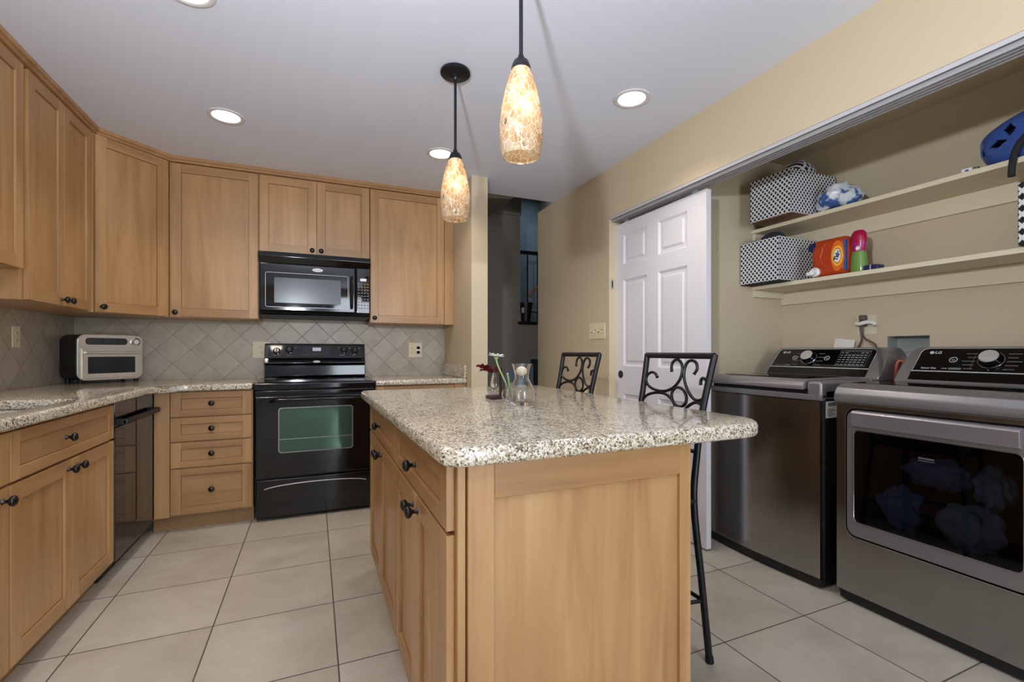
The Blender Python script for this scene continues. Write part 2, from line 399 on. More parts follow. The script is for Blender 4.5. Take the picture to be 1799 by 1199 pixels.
def text_mesh(name, body, size, mat, parent, loc, rot=(PI / 2, 0, 0), bold=0.0, ext=0.0006, shear=0.0, sx=1.0):
    cu = bpy.data.curves.new('t', 'FONT'); cu.body = body; cu.size = size; cu.align_x = 'CENTER'; cu.align_y = 'CENTER'
    cu.extrude = ext; cu.offset = bold; cu.shear = shear
    to = bpy.data.objects.new('t', cu); COL.objects.link(to)
    dg = bpy.context.evaluated_depsgraph_get(); me = bpy.data.meshes.new_from_object(to.evaluated_get(dg)); me.name = name
    bpy.data.objects.remove(to)
    me.materials.clear(); me.materials.append(M[mat])
    me.transform(Matrix.Diagonal((sx, 1, 1, 1)))
    o = bpy.data.objects.new(name, me); COL.objects.link(o); o.parent = parent; o.location = loc; o.rotation_euler = rot
    return o
def slab_curve(name, loops, z0, z1, bev, mat, parent=None):
    # loops: outer outline then holes, as lists of (x, y); rounded top and bottom edges
    cu = bpy.data.curves.new('c', 'CURVE'); cu.dimensions = '2D'; cu.fill_mode = 'BOTH'
    for lp in loops:
        sp = cu.splines.new('POLY'); sp.points.add(len(lp) - 1); sp.use_cyclic_u = True
        for p, q in zip(sp.points, lp): p.co = (q[0], q[1], 0, 1)
    cu.extrude = (z1 - z0) / 2 - bev; cu.bevel_depth = bev; cu.bevel_resolution = 4; cu.offset = -bev
    to = bpy.data.objects.new('c', cu); COL.objects.link(to)
    dg = bpy.context.evaluated_depsgraph_get(); me = bpy.data.meshes.new_from_object(to.evaluated_get(dg)); me.name = name
    bpy.data.objects.remove(to)
    me.transform(Matrix.Translation((0, 0, (z0 + z1) / 2)))
    me.materials.clear(); me.materials.append(M[mat])
    bm = bmesh.new(); bm.from_mesh(me); bmesh.ops.remove_doubles(bm, verts=bm.verts[:], dist=0.0002); bmesh.ops.recalc_face_normals(bm, faces=bm.faces[:]); bm.to_mesh(me); bm.free()
    me.polygons.foreach_set('use_smooth', [True] * len(me.polygons)); me.set_sharp_from_angle(angle=math.radians(50))
    o = bpy.data.objects.new(name, me); COL.objects.link(o); o.parent = parent
    return o
def round_poly(pts, rad, n=6):
    out = []; N = len(pts)
    for i, p in enumerate(pts):
        r = rad[i] if isinstance(rad, (list, tuple)) else rad
        p = Vector(p); a = (Vector(pts[i - 1]) - p); b = (Vector(pts[(i + 1) % N]) - p)
        if r <= 0: out.append(tuple(p)); continue
        a.normalize(); b.normalize(); s0 = p + a * r; s1 = p + b * r
        for k in range(n + 1):
            t = k / n; q = s0 * (1 - t) ** 2 + p * 2 * t * (1 - t) + s1 * t * t; out.append((q.x, q.y))
    return out
def smooth_path(pts, n=6):
    pts = [Vector(p) for p in pts]; out = []
    for i in range(len(pts) - 1):
        p0 = pts[max(i - 1, 0)]; p1 = pts[i]; p2 = pts[i + 1]; p3 = pts[min(i + 2, len(pts) - 1)]
        for k in range(n):
            t = k / n; out.append(0.5 * ((2 * p1) + (p2 - p0) * t + (2 * p0 - 5 * p1 + 4 * p2 - p3) * t * t + (3 * p1 - p0 - 3 * p2 + p3) * t ** 3))
    out.append(pts[-1]); return out

# ------------------------------------------------------------------ the room
CZ = 2.44; XL = -1.51; YB = 4.09; XW = 1.957; XC = 2.95
def wbox(name, mat, *b):
    return struct(MB().box(*b).build(name, mat))
wbox('floor', 'floor', XL - .1, 3.4, -3.1, 6.8, -0.08, 0.0)
cg = MB(); cg.box(XL - .1, 2.08, -3.1, 3.62, CZ, CZ + 0.3); cg.box(XL - .1, 1.213, 3.62, 5.1, CZ, CZ + 0.3)
struct(cg.build('ceiling', 'ceil'))
wbox('wall_left', 'wall', XL - .1, XL, -3.1, YB + .1, 0, CZ)
wb = wbox('wall_back', 'wall', XL, 1.085, YB, YB + .1, 0, CZ)
MB().box(XL, 1.085, YB - 0.008, YB, 0.915, 1.40).build('tiled_backsplash', 'sp_b', wb, label='beige stone tiles set diagonally')
MB().box(XL, XL + 0.008, 1.2, YB - 0.008, 0.915, 1.52).build('tiled_backsplash', 'sp_l', bpy.data.objects['wall_left'], label='beige stone tiles set diagonally')
wbox('wall_partition', 'wall2', 1.085, 1.213, 3.30, 5.0, 0, CZ)
wr = MB(); wr.box(XW, XW + .11, 2.79, 3.94, 0, CZ); wr.box(XW, XW + .11, -0.62, 2.79, 2.085, CZ); wr.box(XW, XW + .11, -3.1, -0.62, 0, CZ)
struct(wr.build('wall_right', 'wall'))
# rear wall with a wide glazed opening, behind the camera
rw = MB(); rw.box(XL, -1.1, -3.1, -3.0, 0, CZ); rw.box(1.5, XW, -3.1, -3.0, 0, CZ); rw.box(-1.1, 1.5, -3.1, -3.0, 2.15, CZ)
struct(rw.build('wall_rear', 'wall'))
fr = MB()
for x in (-1.1, 0.17, 1.44): fr.box(x, x + .06, -3.08, -3.02, 0.0, 2.15)
fr.box(-1.1, 1.5, -3.08, -3.02, 2.09, 2.15); fr.box(-1.1, 1.5, -3.08, -3.02, 0, 0.08)
wf = struct(fr.build('window_1', 'white')); MB().box(-1.04, 1.44, -3.055, -3.05, .08, 2.09).build('window_pane', 'glass', wf)
# laundry closet: back wall with the recessed vent box, side walls, ceiling
cb = MB(); y0, y1, z0, z1 = 1.357, 1.553, 0.85, 1.207
cb.box(XC, XC + .1, -.72, y0, 0, 2.44); cb.box(XC, XC + .1, y1, 2.28, 0, 2.44); cb.box(XC, XC + .1, y0, y1, 0, z0); cb.box(XC, XC + .1, y0, y1, z1, 2.44)
struct(cb.build('wall_closet_back', 'wall2'))
wbox('wall_closet_far', 'wall2', XW + .11, XC, 2.18, 2.28, 0, 2.44)
wbox('wall_closet_near', 'wall2', XW + .11, XC, -.72, -.62, 0, 2.44)
wbox('ceiling_closet', 'wall2', XW + .11, XC, -.62, 2.18, 2.395, 2.44)
vb = MB(); vb.box(XC + .09, XC + .098, y0, y1, z0, z1); vb.box(XC, XC + .09, y0, y0 + .003, z0, z1); vb.box(XC, XC + .09, y1 - .003, y1, z0, z1); vb.box(XC, XC + .09, y0, y1, z1 - .003, z1)
tag(vb.build('vent_box', 'galv'), 'grey metal box recessed in closet wall between washer and dryer consoles', 'vent box')
# stair hall seen through the opening
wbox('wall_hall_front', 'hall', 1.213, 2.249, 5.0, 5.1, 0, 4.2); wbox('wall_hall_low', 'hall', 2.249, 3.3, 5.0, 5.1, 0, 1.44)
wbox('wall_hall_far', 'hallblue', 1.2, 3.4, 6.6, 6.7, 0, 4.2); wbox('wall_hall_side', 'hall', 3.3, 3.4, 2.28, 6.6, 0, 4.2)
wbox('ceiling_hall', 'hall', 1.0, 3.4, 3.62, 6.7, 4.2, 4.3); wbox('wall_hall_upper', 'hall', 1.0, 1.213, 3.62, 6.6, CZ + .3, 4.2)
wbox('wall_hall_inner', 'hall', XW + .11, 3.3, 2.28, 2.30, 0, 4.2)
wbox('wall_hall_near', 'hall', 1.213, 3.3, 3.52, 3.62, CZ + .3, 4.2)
so = MB(); so.prism([(1.213, 3.2), (1.213, 2.62), (1.86, 2.68), (2.249, 3.0), (2.249, 3.2)], 4.35, 5.0, 'y'); so.box(1.93, 2.249, 4.97, 5.0, 2.72, 3.2)
struct(so.build('trim_stair_soffit', 'hall'))
lg = tag(MB().box(2.215, 3.3, 4.93, 5.15, 1.44, 1.475, .01).build('ledge_cap', 'blackm'), 'black wooden cap on the low stair wall down the hall', 'ledge')
rl = thing('stair_railing', 'black metal stair railing with thin baluster above the hall ledge', 'railing', (2.249, 5.115, 1.475))
MB().box(0, 1.05, -.02, .02, .83, .87, .004).build('handrail', 'blackm', rl); MB().box(0, 1.05, -.01, .01, .12, .135).build('bottom_rail', 'blackm', rl)
for x in (0.148, 0.285, 0.42): MB().box(x - .007, x + .007, -.007, .007, 0, .83).build('baluster', 'blackm', rl)
po = MB(); po.lathe([(0, 0), (.05, 0), (.075, .20), (.082, .20), (.082, .225), (.07, .225), (.065, .2), (0, .2)], 28)
fp = thing('flower_pot', 'black tapered flower pot standing on the hall ledge', 'pot', (2.33, 5.012, 1.4755)); po.build('pot', 'blackm', fp); MB().box(-.085, -.055, -.068, -.055, .10, .16).build('sticker', 'mark', fp)
cv = MB(); cv.tube(smooth_path([(0, 0, 0), (.02, 0, .04), (.06, 0, .09), (.14, 0, .15)]), .02, 10, rad=None)
o = cv.build('carved_ornament', 'terra'); o.location = (2.40, 5.06, 1.78); tag(o, 'tan curved ornament beside the black flower pot in the hall', 'ornament')
nw = thing('newel_post', 'dark square newel post at foot of the hall stairs', 'post', (2.44, 4.86, 0))
MB().box(-.06, .06, -.06, .06, 0, .98, .004).build('post', 'wood_dk', nw); MB().box(-.085, .085, -.085, .085, .98, 1.03, .008).build('cap', 'wood_dk', nw)
struct(MB().prism([(1.9, 0), (1.9, .78), (2.0, .83), (3.2, 1.42), (3.2, 0)], 4.985, 5.0, 'y').build('trim_stair_skirt', 'hallblue'))
for k in range(3): struct(MB().box(2.50 + .25 * k, 3.3, 4.2, 4.80, .18 * k, .18 * (k + 1)).build('trim_stair_step_%d' % (k + 1), 'wood_dk'))

# crown strip over the wall cabinets
UL, UB = -1.16, 3.75
cr = MB()
for d, za, zb in ((0.0, 2.418, 2.44), (0.012, 2.402, 2.418)):
    cr.prism([(XL, 1.2), (UL - d, 1.2), (UL - d, 3.46 + d * .4), (-.875 - d * .4, UB + d), (1.085, UB + d), (1.085, YB), (XL, YB)], za, zb, 'z')
struct(cr.build('trim_1', 'wh'))

# ------------------------------------------------------------------ cabinet parts (front face toward local -y)
def knob(parent, x, z, y=-0.02):
    mat = Matrix.Translation((x, y, z)) @ Matrix.Rotation(PI / 2, 4, 'X')
    return MB().lathe([(0, 0), (.009, 0), (.009, .003), (.0058, .006), (.0055, .014), (.0105, .0175), (.0148, .021), (.0170, .0255), (.0168, .0295), (.0145, .0332), (.0098, .0358), (.0045, .0368), (0, .037)], 28, mat).build('knob', 'knob', parent, 60)
def shaker(parent, name, x0, x1, z0, z1, kn=None, fw=.058, fz=None, th=.02):
    fz = fz or fw; b = .0012; m = MB()
    m.box(x0, x0 + fw, -th, 0, z0, z1, b, 1); m.box(x1 - fw, x1, -th, 0, z0, z1, b, 1)
    m.box(x0 + fw, x1 - fw, -th, 0, z0, z0 + fz, b, 1, 1); m.box(x0 + fw, x1 - fw, -th, 0, z1 - fz, z1, b, 1, 1)
    hz = 1 if (x1 - x0) > 1.3 * (z1 - z0) else 0
    m.box(x0 + fw, x1 - fw, -th + .009, 0, z0 + fz, z1 - fz, 0, 1, hz)
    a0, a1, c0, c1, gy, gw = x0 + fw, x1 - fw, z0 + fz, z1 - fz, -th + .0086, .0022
    m.box(a0, a1, gy, gy + .002, c0, c0 + gw, 0, 1, 2); m.box(a0, a1, gy, gy + .002, c1 - gw, c1, 0, 1, 2); m.box(a0, a0 + gw, gy, gy + .002, c0, c1, 0, 1, 2); m.box(a1 - gw, a1, gy, gy + .002, c0, c1, 0, 1, 2)  # thin strips paint the glaze and step shading around the panel
    d = m.build(name, ['wv', 'wh', 'glaze_shade'], parent)
    if kn: knob(d, kn[0], kn[1])
    return d
def carcass(parent, w, d, z0, z1, toe=None, y0=0.0):
    m = MB().box(0, w, y0, d, z0, z1, .001, 1)
    return m.build('carcass', 'wv', parent)
RX, LX = PI / 2, -PI / 2            # cabinets on the left wall face +x, things on the right face -x

# wall cabinets, left wall (local x runs along +y)
DL = -1.183                         # door plane of the left wall cabinets
g = 'maple wall cabinets'
c = thing('wall_cabinet', 'shorter maple wall cabinet nearest the camera on the left wall', 'cabinet', (DL - .02, 1.98, 0), RX, g)
carcass(c, .765, .306, 1.485, 2.402); shaker(c, 'door', .003, .38, 1.487, 2.396, (.35, 1.52)); shaker(c, 'door', .384, .762, 1.487, 2.396, (.413, 1.52))
c = thing('wall_cabinet', 'tall two-door maple wall cabinet on the left wall above the side outlet', 'cabinet', (DL - .02, 2.75, 0), RX, g)
carcass(c, .69, .306, 1.352, 2.402); shaker(c, 'door', .03, .355, 1.355, 2.396, (.325, 1.385)); shaker(c, 'door', .359, .672, 1.355, 2.396, (.389, 1.385))
# diagonal corner cabinet
c = thing('wall_cabinet', 'single-door maple wall cabinet set diagonally in the corner above the toaster oven', 'cabinet', (-1.203, 3.445, 0), math.atan2(.325, .305), g)
Lc = math.hypot(.325, .305)
cm = MB(); ca, sa = .305 / Lc, .325 / Lc
def tl(p):
    dx, dy = p[0] + 1.203, p[1] - 3.445; return (dx * ca + dy * sa, -dx * sa + dy * ca)
cm.prism([tl(p) for p in ((-1.203, 3.446), (-.898, 3.770), (-.898, 4.078), (-1.498, 4.078), (-1.498, 3.446))], 1.352, 2.402, 'z'); cm.build('carcass', 'wv', c)
shaker(c, 'door', .022, Lc - .022, 1.355, 2.396, (.052, 1.385))
# back wall (local = world)
YU = 3.79
c = thing('wall_cabinet', 'wide single-door maple wall cabinet left of the microwave', 'cabinet', (-.896, YU, 0), 0, g)
carcass(c, .532, .29, 1.352, 2.402); shaker(c, 'door', .012, .528, 1.355, 2.396, (.04, 1.385))
c = thing('wall_cabinet', 'short two-door maple wall cabinet mounted over the microwave', 'cabinet', (-.362, YU, 0), 0, g)
carcass(c, .766, .29, 1.84, 2.402); shaker(c, 'door', .004, .381, 1.843, 2.396, (.352, 1.873)); shaker(c, 'door', .385, .762, 1.843, 2.396, (.414, 1.873))
c = thing('wall_cabinet', 'wide single-door maple wall cabinet right of the microwave', 'cabinet', (.406, YU, 0), 0, g)
carcass(c, .677, .29, 1.345, 2.402); shaker(c, 'door', .004, .594, 1.348, 2.396, (.034, 1.385)); MB().box(.598, .677, -.018, 0, 1.345, 2.402, .001, 1).build('filler_strip', 'wv', c)

# base cabinets, left run: door plane x = -0.89
def toe(parent, w, y=.06):
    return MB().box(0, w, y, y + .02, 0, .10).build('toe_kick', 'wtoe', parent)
g = 'maple base cabinets'
c = thing('base_cabinet', 'maple base cabinet cut off at the left edge, beside the sink cabinet', 'cabinet', (-.91, 1.20, 0), RX, g)
carcass(c, .785, .59, .10, .873); toe(c, .785); shaker(c, 'drawer_front', .003, .782, .70, .862, None, .05, .04); shaker(c, 'door', .003, .39, .103, .69); shaker(c, 'door', .394, .782, .103, .69, (.745, .652))
c = thing('base_cabinet', 'two-door maple sink base cabinet with one wide drawer front', 'cabinet', (-.91, 1.99, 0), RX, g)
carcass(c, .84, .59, .10, .70); toe(c, .84)
MB().box(0, .84, 0, .018, .70, .873).build('apron', 'wv', c)
shaker(c, 'drawer_front', .003, .832, .70, .862, (.36, .784), .05, .04); shaker(c, 'door', .003, .413, .103, .69, (.375, .655)); shaker(c, 'door', .417, .832, .103, .69, (.455, .655))
# dishwasher
c = thing('dishwasher', 'gloss black dishwasher between the sink cabinet and the drawer stack', 'dishwasher', (-.905, 2.842, 0), RX)
MB().box(.004, .596, .02, .58, .09, .872).build('body', 'blackm', c); MB().box(.004, .596, -.012, .02, .085, .745, .004).build('door_panel', 'blackg', c)
MB().box(.004, .596, -.012, .02, .75, .868, .004).build('control_panel', 'blackg', c)
hm = MB(); hm.box(.03, .57, -.055, -.030, .755, .785, .008); hm.box(.03, .06, -.05, -.005, .755, .785, .004); hm.box(.54, .57, -.05, -.005, .755, .785, .004); hm.build('handle', 'blackm', c)
MB().box(.004, .596, .055, .07, 0, .085).build('toe_kick', 'blackm', c)
# drawer stack, with corner filler post on its left
c = thing('base_cabinet', 'maple base cabinet with a stack of four drawers left of the range', 'cabinet', (-.89, 3.453, 0), 0, g)
m = MB().box(.08, .525, 0, .62, .10, .873, .001, 1); m.build('carcass', 'wv', c); MB().box(0, .078, -.02, .01, .10, .873, .001, 1).build('filler_strip', 'wv', c)
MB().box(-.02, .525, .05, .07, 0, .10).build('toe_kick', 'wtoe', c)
for za, zb in ((.716, .868), (.563, .708), (.40, .555), (.113, .392)): shaker(c, 'drawer', .082, .520, za, zb, (.301, (za + zb) / 2 + .004), .054, .04)
# right of the range
c = thing('base_cabinet', 'maple base cabinet behind the island, right of the range', 'cabinet', (.41, 3.453, 0), 0, g)
carcass(c, .672, .62, .10, .873); toe(c, .672); shaker(c, 'drawer', .004, .58, .716, .868, (.29, .79), .054, .04); shaker(c, 'door', .004, .29, .103, .708, (.262, .67)); shaker(c, 'door', .294, .58, .103, .708, (.322, .67))
MB().box(.584, .672, -.018, 0, .10, .873).build('filler_strip', 'wv', c)

# granite worktops
GX = -.858; GY = 3.405
outer = round_poly([(XL + .009, 1.2), (GX, 1.2), (GX, GY - .10), (GX + .10, GY), (-.366, GY), (-.366, YB - .009), (XL + .009, YB - .009)], [0, .02, .09, .09, .004, 0, 0])
hole = list(reversed(round_poly([(-1.33, 2.03), (-.945, 2.03), (-.945, 2.60), (-1.33, 2.60)], .07)))
k = slab_curve('worktop', [outer, hole], .875, .915, .011, 'granite'); tag(k, 'speckled beige granite worktop running around the left corner under the toaster oven', 'countertop')
wt = slab_curve('worktop', [round_poly([(.408, GY), (1.083, GY), (1.083, YB - .009), (.408, YB - .009)], [.004, .01, 0, 0])], .875, .915, .011, 'granite')
tag(wt, 'short speckled granite worktop right of the range with raised side splash', 'countertop')
MB().box(1.062, 1.083, 3.41, YB - .01, .9155, 1.017, .003).build('side_splash', 'granite', wt)
def sink_mesh():
    m = MB(); a = round_poly([(-1.335, 2.025), (-.94, 2.025), (-.94, 2.605), (-1.335, 2.605)], .075); b = round_poly([(-1.31, 2.05), (-.965, 2.05), (-.965, 2.58), (-1.31, 2.58)], .07)
    tb = bmesh.new(); A = [tb.verts.new((*p, .874)) for p in a]; B = [tb.verts.new((*p, .716)) for p in b]; n = len(a)
    for q in range(n): tb.faces.new((A[q], A[(q + 1) % n], B[(q + 1) % n], B[q]))
    tb.faces.new(B); bmesh.ops.recalc_face_normals(tb, faces=tb.faces[:])
    for f in tb.faces: f.normal_flip()
    return m.merge(tb)
tag(sink_mesh().build('sink', 'steel'), 'stainless undermount sink sunk in the left granite worktop', 'sink')

# ------------------------------------------------------------------ range
r = thing('kitchen_range', 'gloss black electric range between the drawer stack and right worktop', 'stove', (-.358, 3.43, 0))
RW = .76
MB().box(.006, RW - .006, .03, .65, .02, .895).build('body', 'blackm', r)
sdr = MB().box(.012, RW - .012, .0, .03, .025, .272, .006, 3).build('storage_drawer', 'black', r)
arc = [(x, -.004, .205 + .055 * (1 - ((x - .38) / .33) ** 2) ** .5 * .6) for x in [.06 + .64 * i / 24 for i in range(25)]]
MB().tube(arc, .004, 8).build('drawer_pull', 'gunl', sdr)
od = MB().box(.008, RW - .008, -.008, .03, .285, .822, .007, 3).build('oven_door', 'black', r)
MB().prism(rrect(.143, .612, .445, .747, .02), -.0095, -.0075, 'y').build('window_frame', 'gun', od)
MB().prism(rrect(.149, .606, .451, .741, .017), -.0105, -.009, 'y').build('window', 'green', od)
MB().box(.152, .603, -.0112, -.0104, .535, .538).build('rack', 'gunl', od)
h = MB(); h.tube(smooth_path([(.10, -.008, .79), (.12, -.045, .80), (.20, -.055, .803), (.56, -.055, .803), (.64, -.045, .80), (.66, -.008, .79)]), .011, 12); h.build('handle', 'black', od)
MB().box(.004, RW - .004, -.002, .05, .83, .862, .006, 3).build('vent_strip', 'black', r)
ct = MB(); ct.box(-.004, RW + .004, -.012, .60, .866, .912, .010, 3); ct.box(.02, RW - .02, .02, .56, .911, .9155, .002, 1); ct.build('cooktop', 'black', r)
for x, y, q in ((.2, .15, .10), (.56, .15, .08), (.2, .42, .075), (.56, .42, .10)): MB().lathe([(q, 0), (q - .004, 0)], 40, Matrix.Translation((x, y, .9160))).build('burner_ring', 'markd', r)
bg = MB(); bg.prism([(.58, .895), (.56, .93), (.565, 1.01), (.55, 1.03), (.57, 1.07), (.60, 1.175), (.62, 1.183), (.655, 1.183), (.655, .895)], .012, RW - .012, 'x', bev=.004)
bgo = bg.build('backguard', 'black', r)
tilt = math.atan2(.03, .105)
pn = bpy.data.objects.new('control_panel', MB().prism(rrect(.035, RW - .035, 0, .098, .012), -.003, .001, 'y').build('tmp', 'blackg').data)
bpy.data.objects.remove(bpy.data.objects['tmp']); COL.objects.link(pn); pn.parent = r; pn.location = (0, .571, 1.073); pn.rotation_euler = (-tilt, 0, 0)
for x, z in ((.095, .052), (.185, .058), (.585, .058), (.668, .052)):
    kn = MB().lathe([(0, 0), (.027, 0), (.027, .004), (.021, .006), (.019, .02), (.017, .022), (0, .022)], 28, Matrix.Translation((x, -.003, z)) @ Matrix.Rotation(PI / 2, 4, 'X'))
    kn.box(x - .003, x + .003, -.032, -.02, z - .018, z + .018, .001); ko = kn.build('burner_knob', 'black', pn)
    MB().box(x - .001, x + .001, -.0328, -.0318, z + .004, z + .017).build('pointer', 'mark', ko)
d = MB().prism(rrect(.285, .475, .022, .088, .006), -.0045, -.003, 'y').build('display', 'blackm', pn)
MB().tube([(x, -.0045, z) for x, z in rrect(.285, .475, .022, .088, .006)], .001, 6, True).build('display_frame', 'markd', pn)
MB().box(.350, .412, -.0055, -.0045, .052, .080).build('clock_screen', 'lcd', d)
bt = MB()
for i in range(7):
    for j in range(3):
        if not (2 < i < 5 and j > 0): bt.box(.297 + i * .025, .312 + i * .025, -.0052, -.0045, .032 + j * .018, .034 + j * .018)
bt.build('keypad_marks', 'markd', d)
for x in (.06, .135, .228, .545, .63, .705): MB().box(x - .004, x + .004, -.0042, -.003, .075, .079).build('printed_mark', 'mark', pn)
for x in (.08, .11, .18, .56, .58, .66): MB().box(x - .009, x + .009, -.0042, -.003, .016, .018).build('printed_mark', 'mark', pn)
MB().prism([(.38 + .026 * math.cos(a), 1.040 + .0085 * math.sin(a)) for a in [2 * PI * i / 24 for i in range(24)]], .5505, .560, 'y').build('oval_badge', 'dialf', r)
text_mesh('badge_lettering', 'Whirlpool', .0085, 'blackm', r, (.38, .5502, 1.040))

# ------------------------------------------------------------------ microwave
r = thing('microwave_oven', 'black over-the-range microwave hung under the short cabinet', 'microwave', (-.358, 3.70, 1.378))
MW = .758
MB().box(.0, MW, .03, .382, .0, .458, .004).build('body', 'blackm', r)
MB().prism([(.03, .455), (-.022, .452), (-.026, .42), (-.004, .375), (.03, .375)], .0, MW, 'x', bev=.003).build('vent_hood', 'black', r)
md = MB().box(.002, .652, -.004, .03, .03, .378, .012, 3).build('door', 'black', r)
MB().prism(rrect(.045, .596, .062, .306, .012), -.0065, -.003, 'y').build('window_frame', 'blackg', md); MB().prism(rrect(.10, .545, .092, .272, .004), -.0085, -.006, 'y').build('window', 'mwglass', md)
ln = MB(); ln.tube([(x, -.008, z) for x, z in rrect(.045, .596, .062, .306, .012)], .0014, 6, True); ln.build('chrome_line', 'gunl', md)
h = MB(); h.tube(smooth_path([(.622, -.004, .07), (.622, -.035, .085), (.622, -.04, .18), (.622, -.035, .285), (.622, -.004, .30)]), .010, 10); h.build('handle', 'black', md)
MB().prism([(.385 + .036 * math.cos(a), .340 + .0125 * math.sin(a)) for a in [2 * PI * i / 28 for i in range(28)]], -.008, -.003, 'y').build('oval_badge', 'dialf', md)
text_mesh('badge_lettering', 'Whirlpool', .012, 'blackm', md, (.385, -.0085, .340))
cp = MB().box(.655, MW - .001, -.004, .03, .03, .378, .008, 3).build('control_panel', 'black', r)
MB().prism(rrect(.664, .748, .055, .318, .006), -.006, -.003, 'y').build('keypad_plate', 'blackg', cp)
MB().box(.684, .728, -.0075, -.0055, .278, .298).build('clock_screen', 'lcd', cp)
bt = MB()
for i in range(4):
    for j in range(9):
        zz = .072 + j * .023
        if j in (1, 2) and i in (1, 2): bt.lathe([(0, 0), (.0068, 0), (.0068, .001), (0, .001)], 14, Matrix.Translation((.673 + i * .022, -.006, zz)) @ Matrix.Rotation(PI / 2, 4, 'X'))
        else: bt.box(.667 + i * .022, .680 + i * .022, -.0072, -.0058, zz - .004, zz + .004, .0005, 1)
bt.build('buttons', 'markd', cp)
MB().prism([(-.01, .03), (.04, -.001), (.36, -.004), (.36, .03)], .004, MW - .004, 'x').build('bottom_grille', 'blackm', r)

# ------------------------------------------------------------------ toaster oven in the corner
r = thing('toaster_oven', 'stainless toaster oven standing in the worktop corner by the drawers', 'toaster oven', (-1.352, 3.706, .9155), math.radians(42))
TW, TD = .362, .22
MB().prism(rrect(.0, TW, .022, .314, .045), .014, TD, 'y', bev=.006, seg=2).build('body', 'toast', r)
ff = MB(); ff.prism(rrect(.002, TW - .002, .020, .316, .045), .0, .014, 'y', bev=.004); ff.build('front_frame', 'steelh', r)
cpl = MB().prism(rrect(.006, TW - .006, .232, .311, .036), -.004, .0, 'y', bev=.0015).build('control_panel', 'steelh', r)
MB().prism(rrect(.04, .266, .248, .292, .020), -.0055, -.0035, 'y').build('display', 'blackg', cpl)
MB().lathe([(0, 0), (.027, 0), (.027, .006), (.019, .008), (.018, .013), (.016, .015), (0, .015)], 28, Matrix.Translation((.312, -.004, .270)) @ Matrix.Rotation(PI / 2, 4, 'X')).build('dial', 'chrome', cpl)
dr = MB(); x0, x1, z0, z1 = .022, TW - .022, .034, .222
dr.box(x0, x1, -.010, -.001, z0, z0 + .03, .002); dr.box(x0, x1, -.010, -.001, z1 - .052, z1, .002); dr.box(x0, x0 + .03, -.010, -.001, z0 + .028, z1 - .05, .002); dr.box(x1 - .03, x1, -.010, -.001, z0 + .028, z1 - .05, .002)
do = dr.build('door', 'steelh', r)
MB().box(x0 + .028, x1 - .028, -.006, -.004, z0 + .028, z1 - .05).build('window', 'dkglass2', do)
h = MB(); h.box(x0 + .012, x0 + .024, -.030, -.010, .192, .204, .002); h.box(x1 - .024, x1 - .012, -.030, -.010, .192, .204, .002); h.box(x0 + .01, x1 - .01, -.036, -.026, .190, .206, .004, 3); h.build('handle', 'steelh', do)
MB().box(x0 + .03, x1 - .03, -.0035, -.0015, z0 + .03, z1 - .052).build('cavity', 'blackm', r)
rk = MB()
for i in range(26): rk.box(x0 + .034 + i * .0095, x0 + .037 + i * .0095, -.0040, -.0034, .066, .078)
rk.box(x0 + .03, x1 - .03, -.0040, -.0034, .080, .083); rk.box(x0 + .03, x0 + .15, -.0040, -.0034, .125, .127); rk.build('rack', 'gunl', r)
for x in (.03, TW - .03):
    for y in (.03, TD - .03): MB().cyl((x, y, 0), (x, y, .025), .012, .014, 16).build('foot', 'blackm', r)

# ------------------------------------------------------------------ wall plates
def plate(w, h, bev=.004):
    return MB().prism(rrect(-w / 2, w / 2, -h / 2, h / 2, .006), -.006, 0, 'y', bev=.002, seg=2)
def outlet_face(p, x, mat='plate', z=0):
    for dz in (-.02, .02):
        f = MB().prism([(x + .016 * math.cos(a) * (1 if abs(math.cos(a)) < .9 else .98), z + dz + .014 * math.sin(a)) for a in [2 * PI * i / 24 for i in range(24)]], -.008, -.005, 'y').build('socket', mat, p)
        MB().box(x - .007, x - .005, -.0087, -.0078, z + dz - .001, z + dz + .008).box(x + .005, x + .007, -.0087, -.0078, z + dz - .001, z + dz + .008).cyl((x, -.0087, z + dz - .007), (x, -.0078, z + dz - .007), .002, None, 10).build('slots', 'blackm', f)
o = thing('wall_outlet', 'almond outlet plate on the left wall tiles beside the toaster oven', 'outlet', (XL + .0085, 3.40, 1.20), RX); plate(.072, .118).build('cover_plate', 'plate', o); outlet_face(o, 0)
o = thing('wall_outlet', 'almond outlet plate half hidden behind the range backguard', 'outlet', (-.375, YB - .0085, 1.133)); plate(.115, .128).build('cover_plate', 'plate', o); outlet_face(o, .0)
o = thing('wall_outlet', 'almond double plate on the backsplash right of the range with white outlet', 'outlet', (.822, YB - .0085, 1.133)); plate(.118, .130).build('cover_plate', 'plate', o)
MB().box(-.04, -.012, -.008, -.005, -.034, .034, .001).build('jack_insert', 'plate', o)
for dz in (-.015, .015): MB().cyl((-.026, -.011, dz), (-.026, -.007, dz), .005, None, 14).build('jack', 'gun', o)
MB().box(.011, .041, -.008, -.005, -.034, .034, .001).build('outlet_insert', 'whitepl', o); outlet_face(o, .026, 'whitepl')
o = thing('light_switch', 'almond four-gang toggle switch plate on the right wall beside the white door', 'light switch', (XW - .0005, 2.94, 1.273), LX); plate(.208, .118).build('cover_plate', 'plate', o)
for i in range(4):
    x = -.069 + .046 * i; q = (-1) ** i
    MB().box(x - .005, x + .005, -.018, -.005, -.006 + q * .004, .006 + q * .004, .001).build('toggle', 'plate', o)
    MB().box(x - .0065, x + .0065, -.0066, -.006, -.013, .013).build('toggle_slot', 'brown', o)
o = thing('latch_plate', 'small brass strike plate on the opening jamb left of the white door', 'latch', (1.984, 2.7895, 1.606), 0)
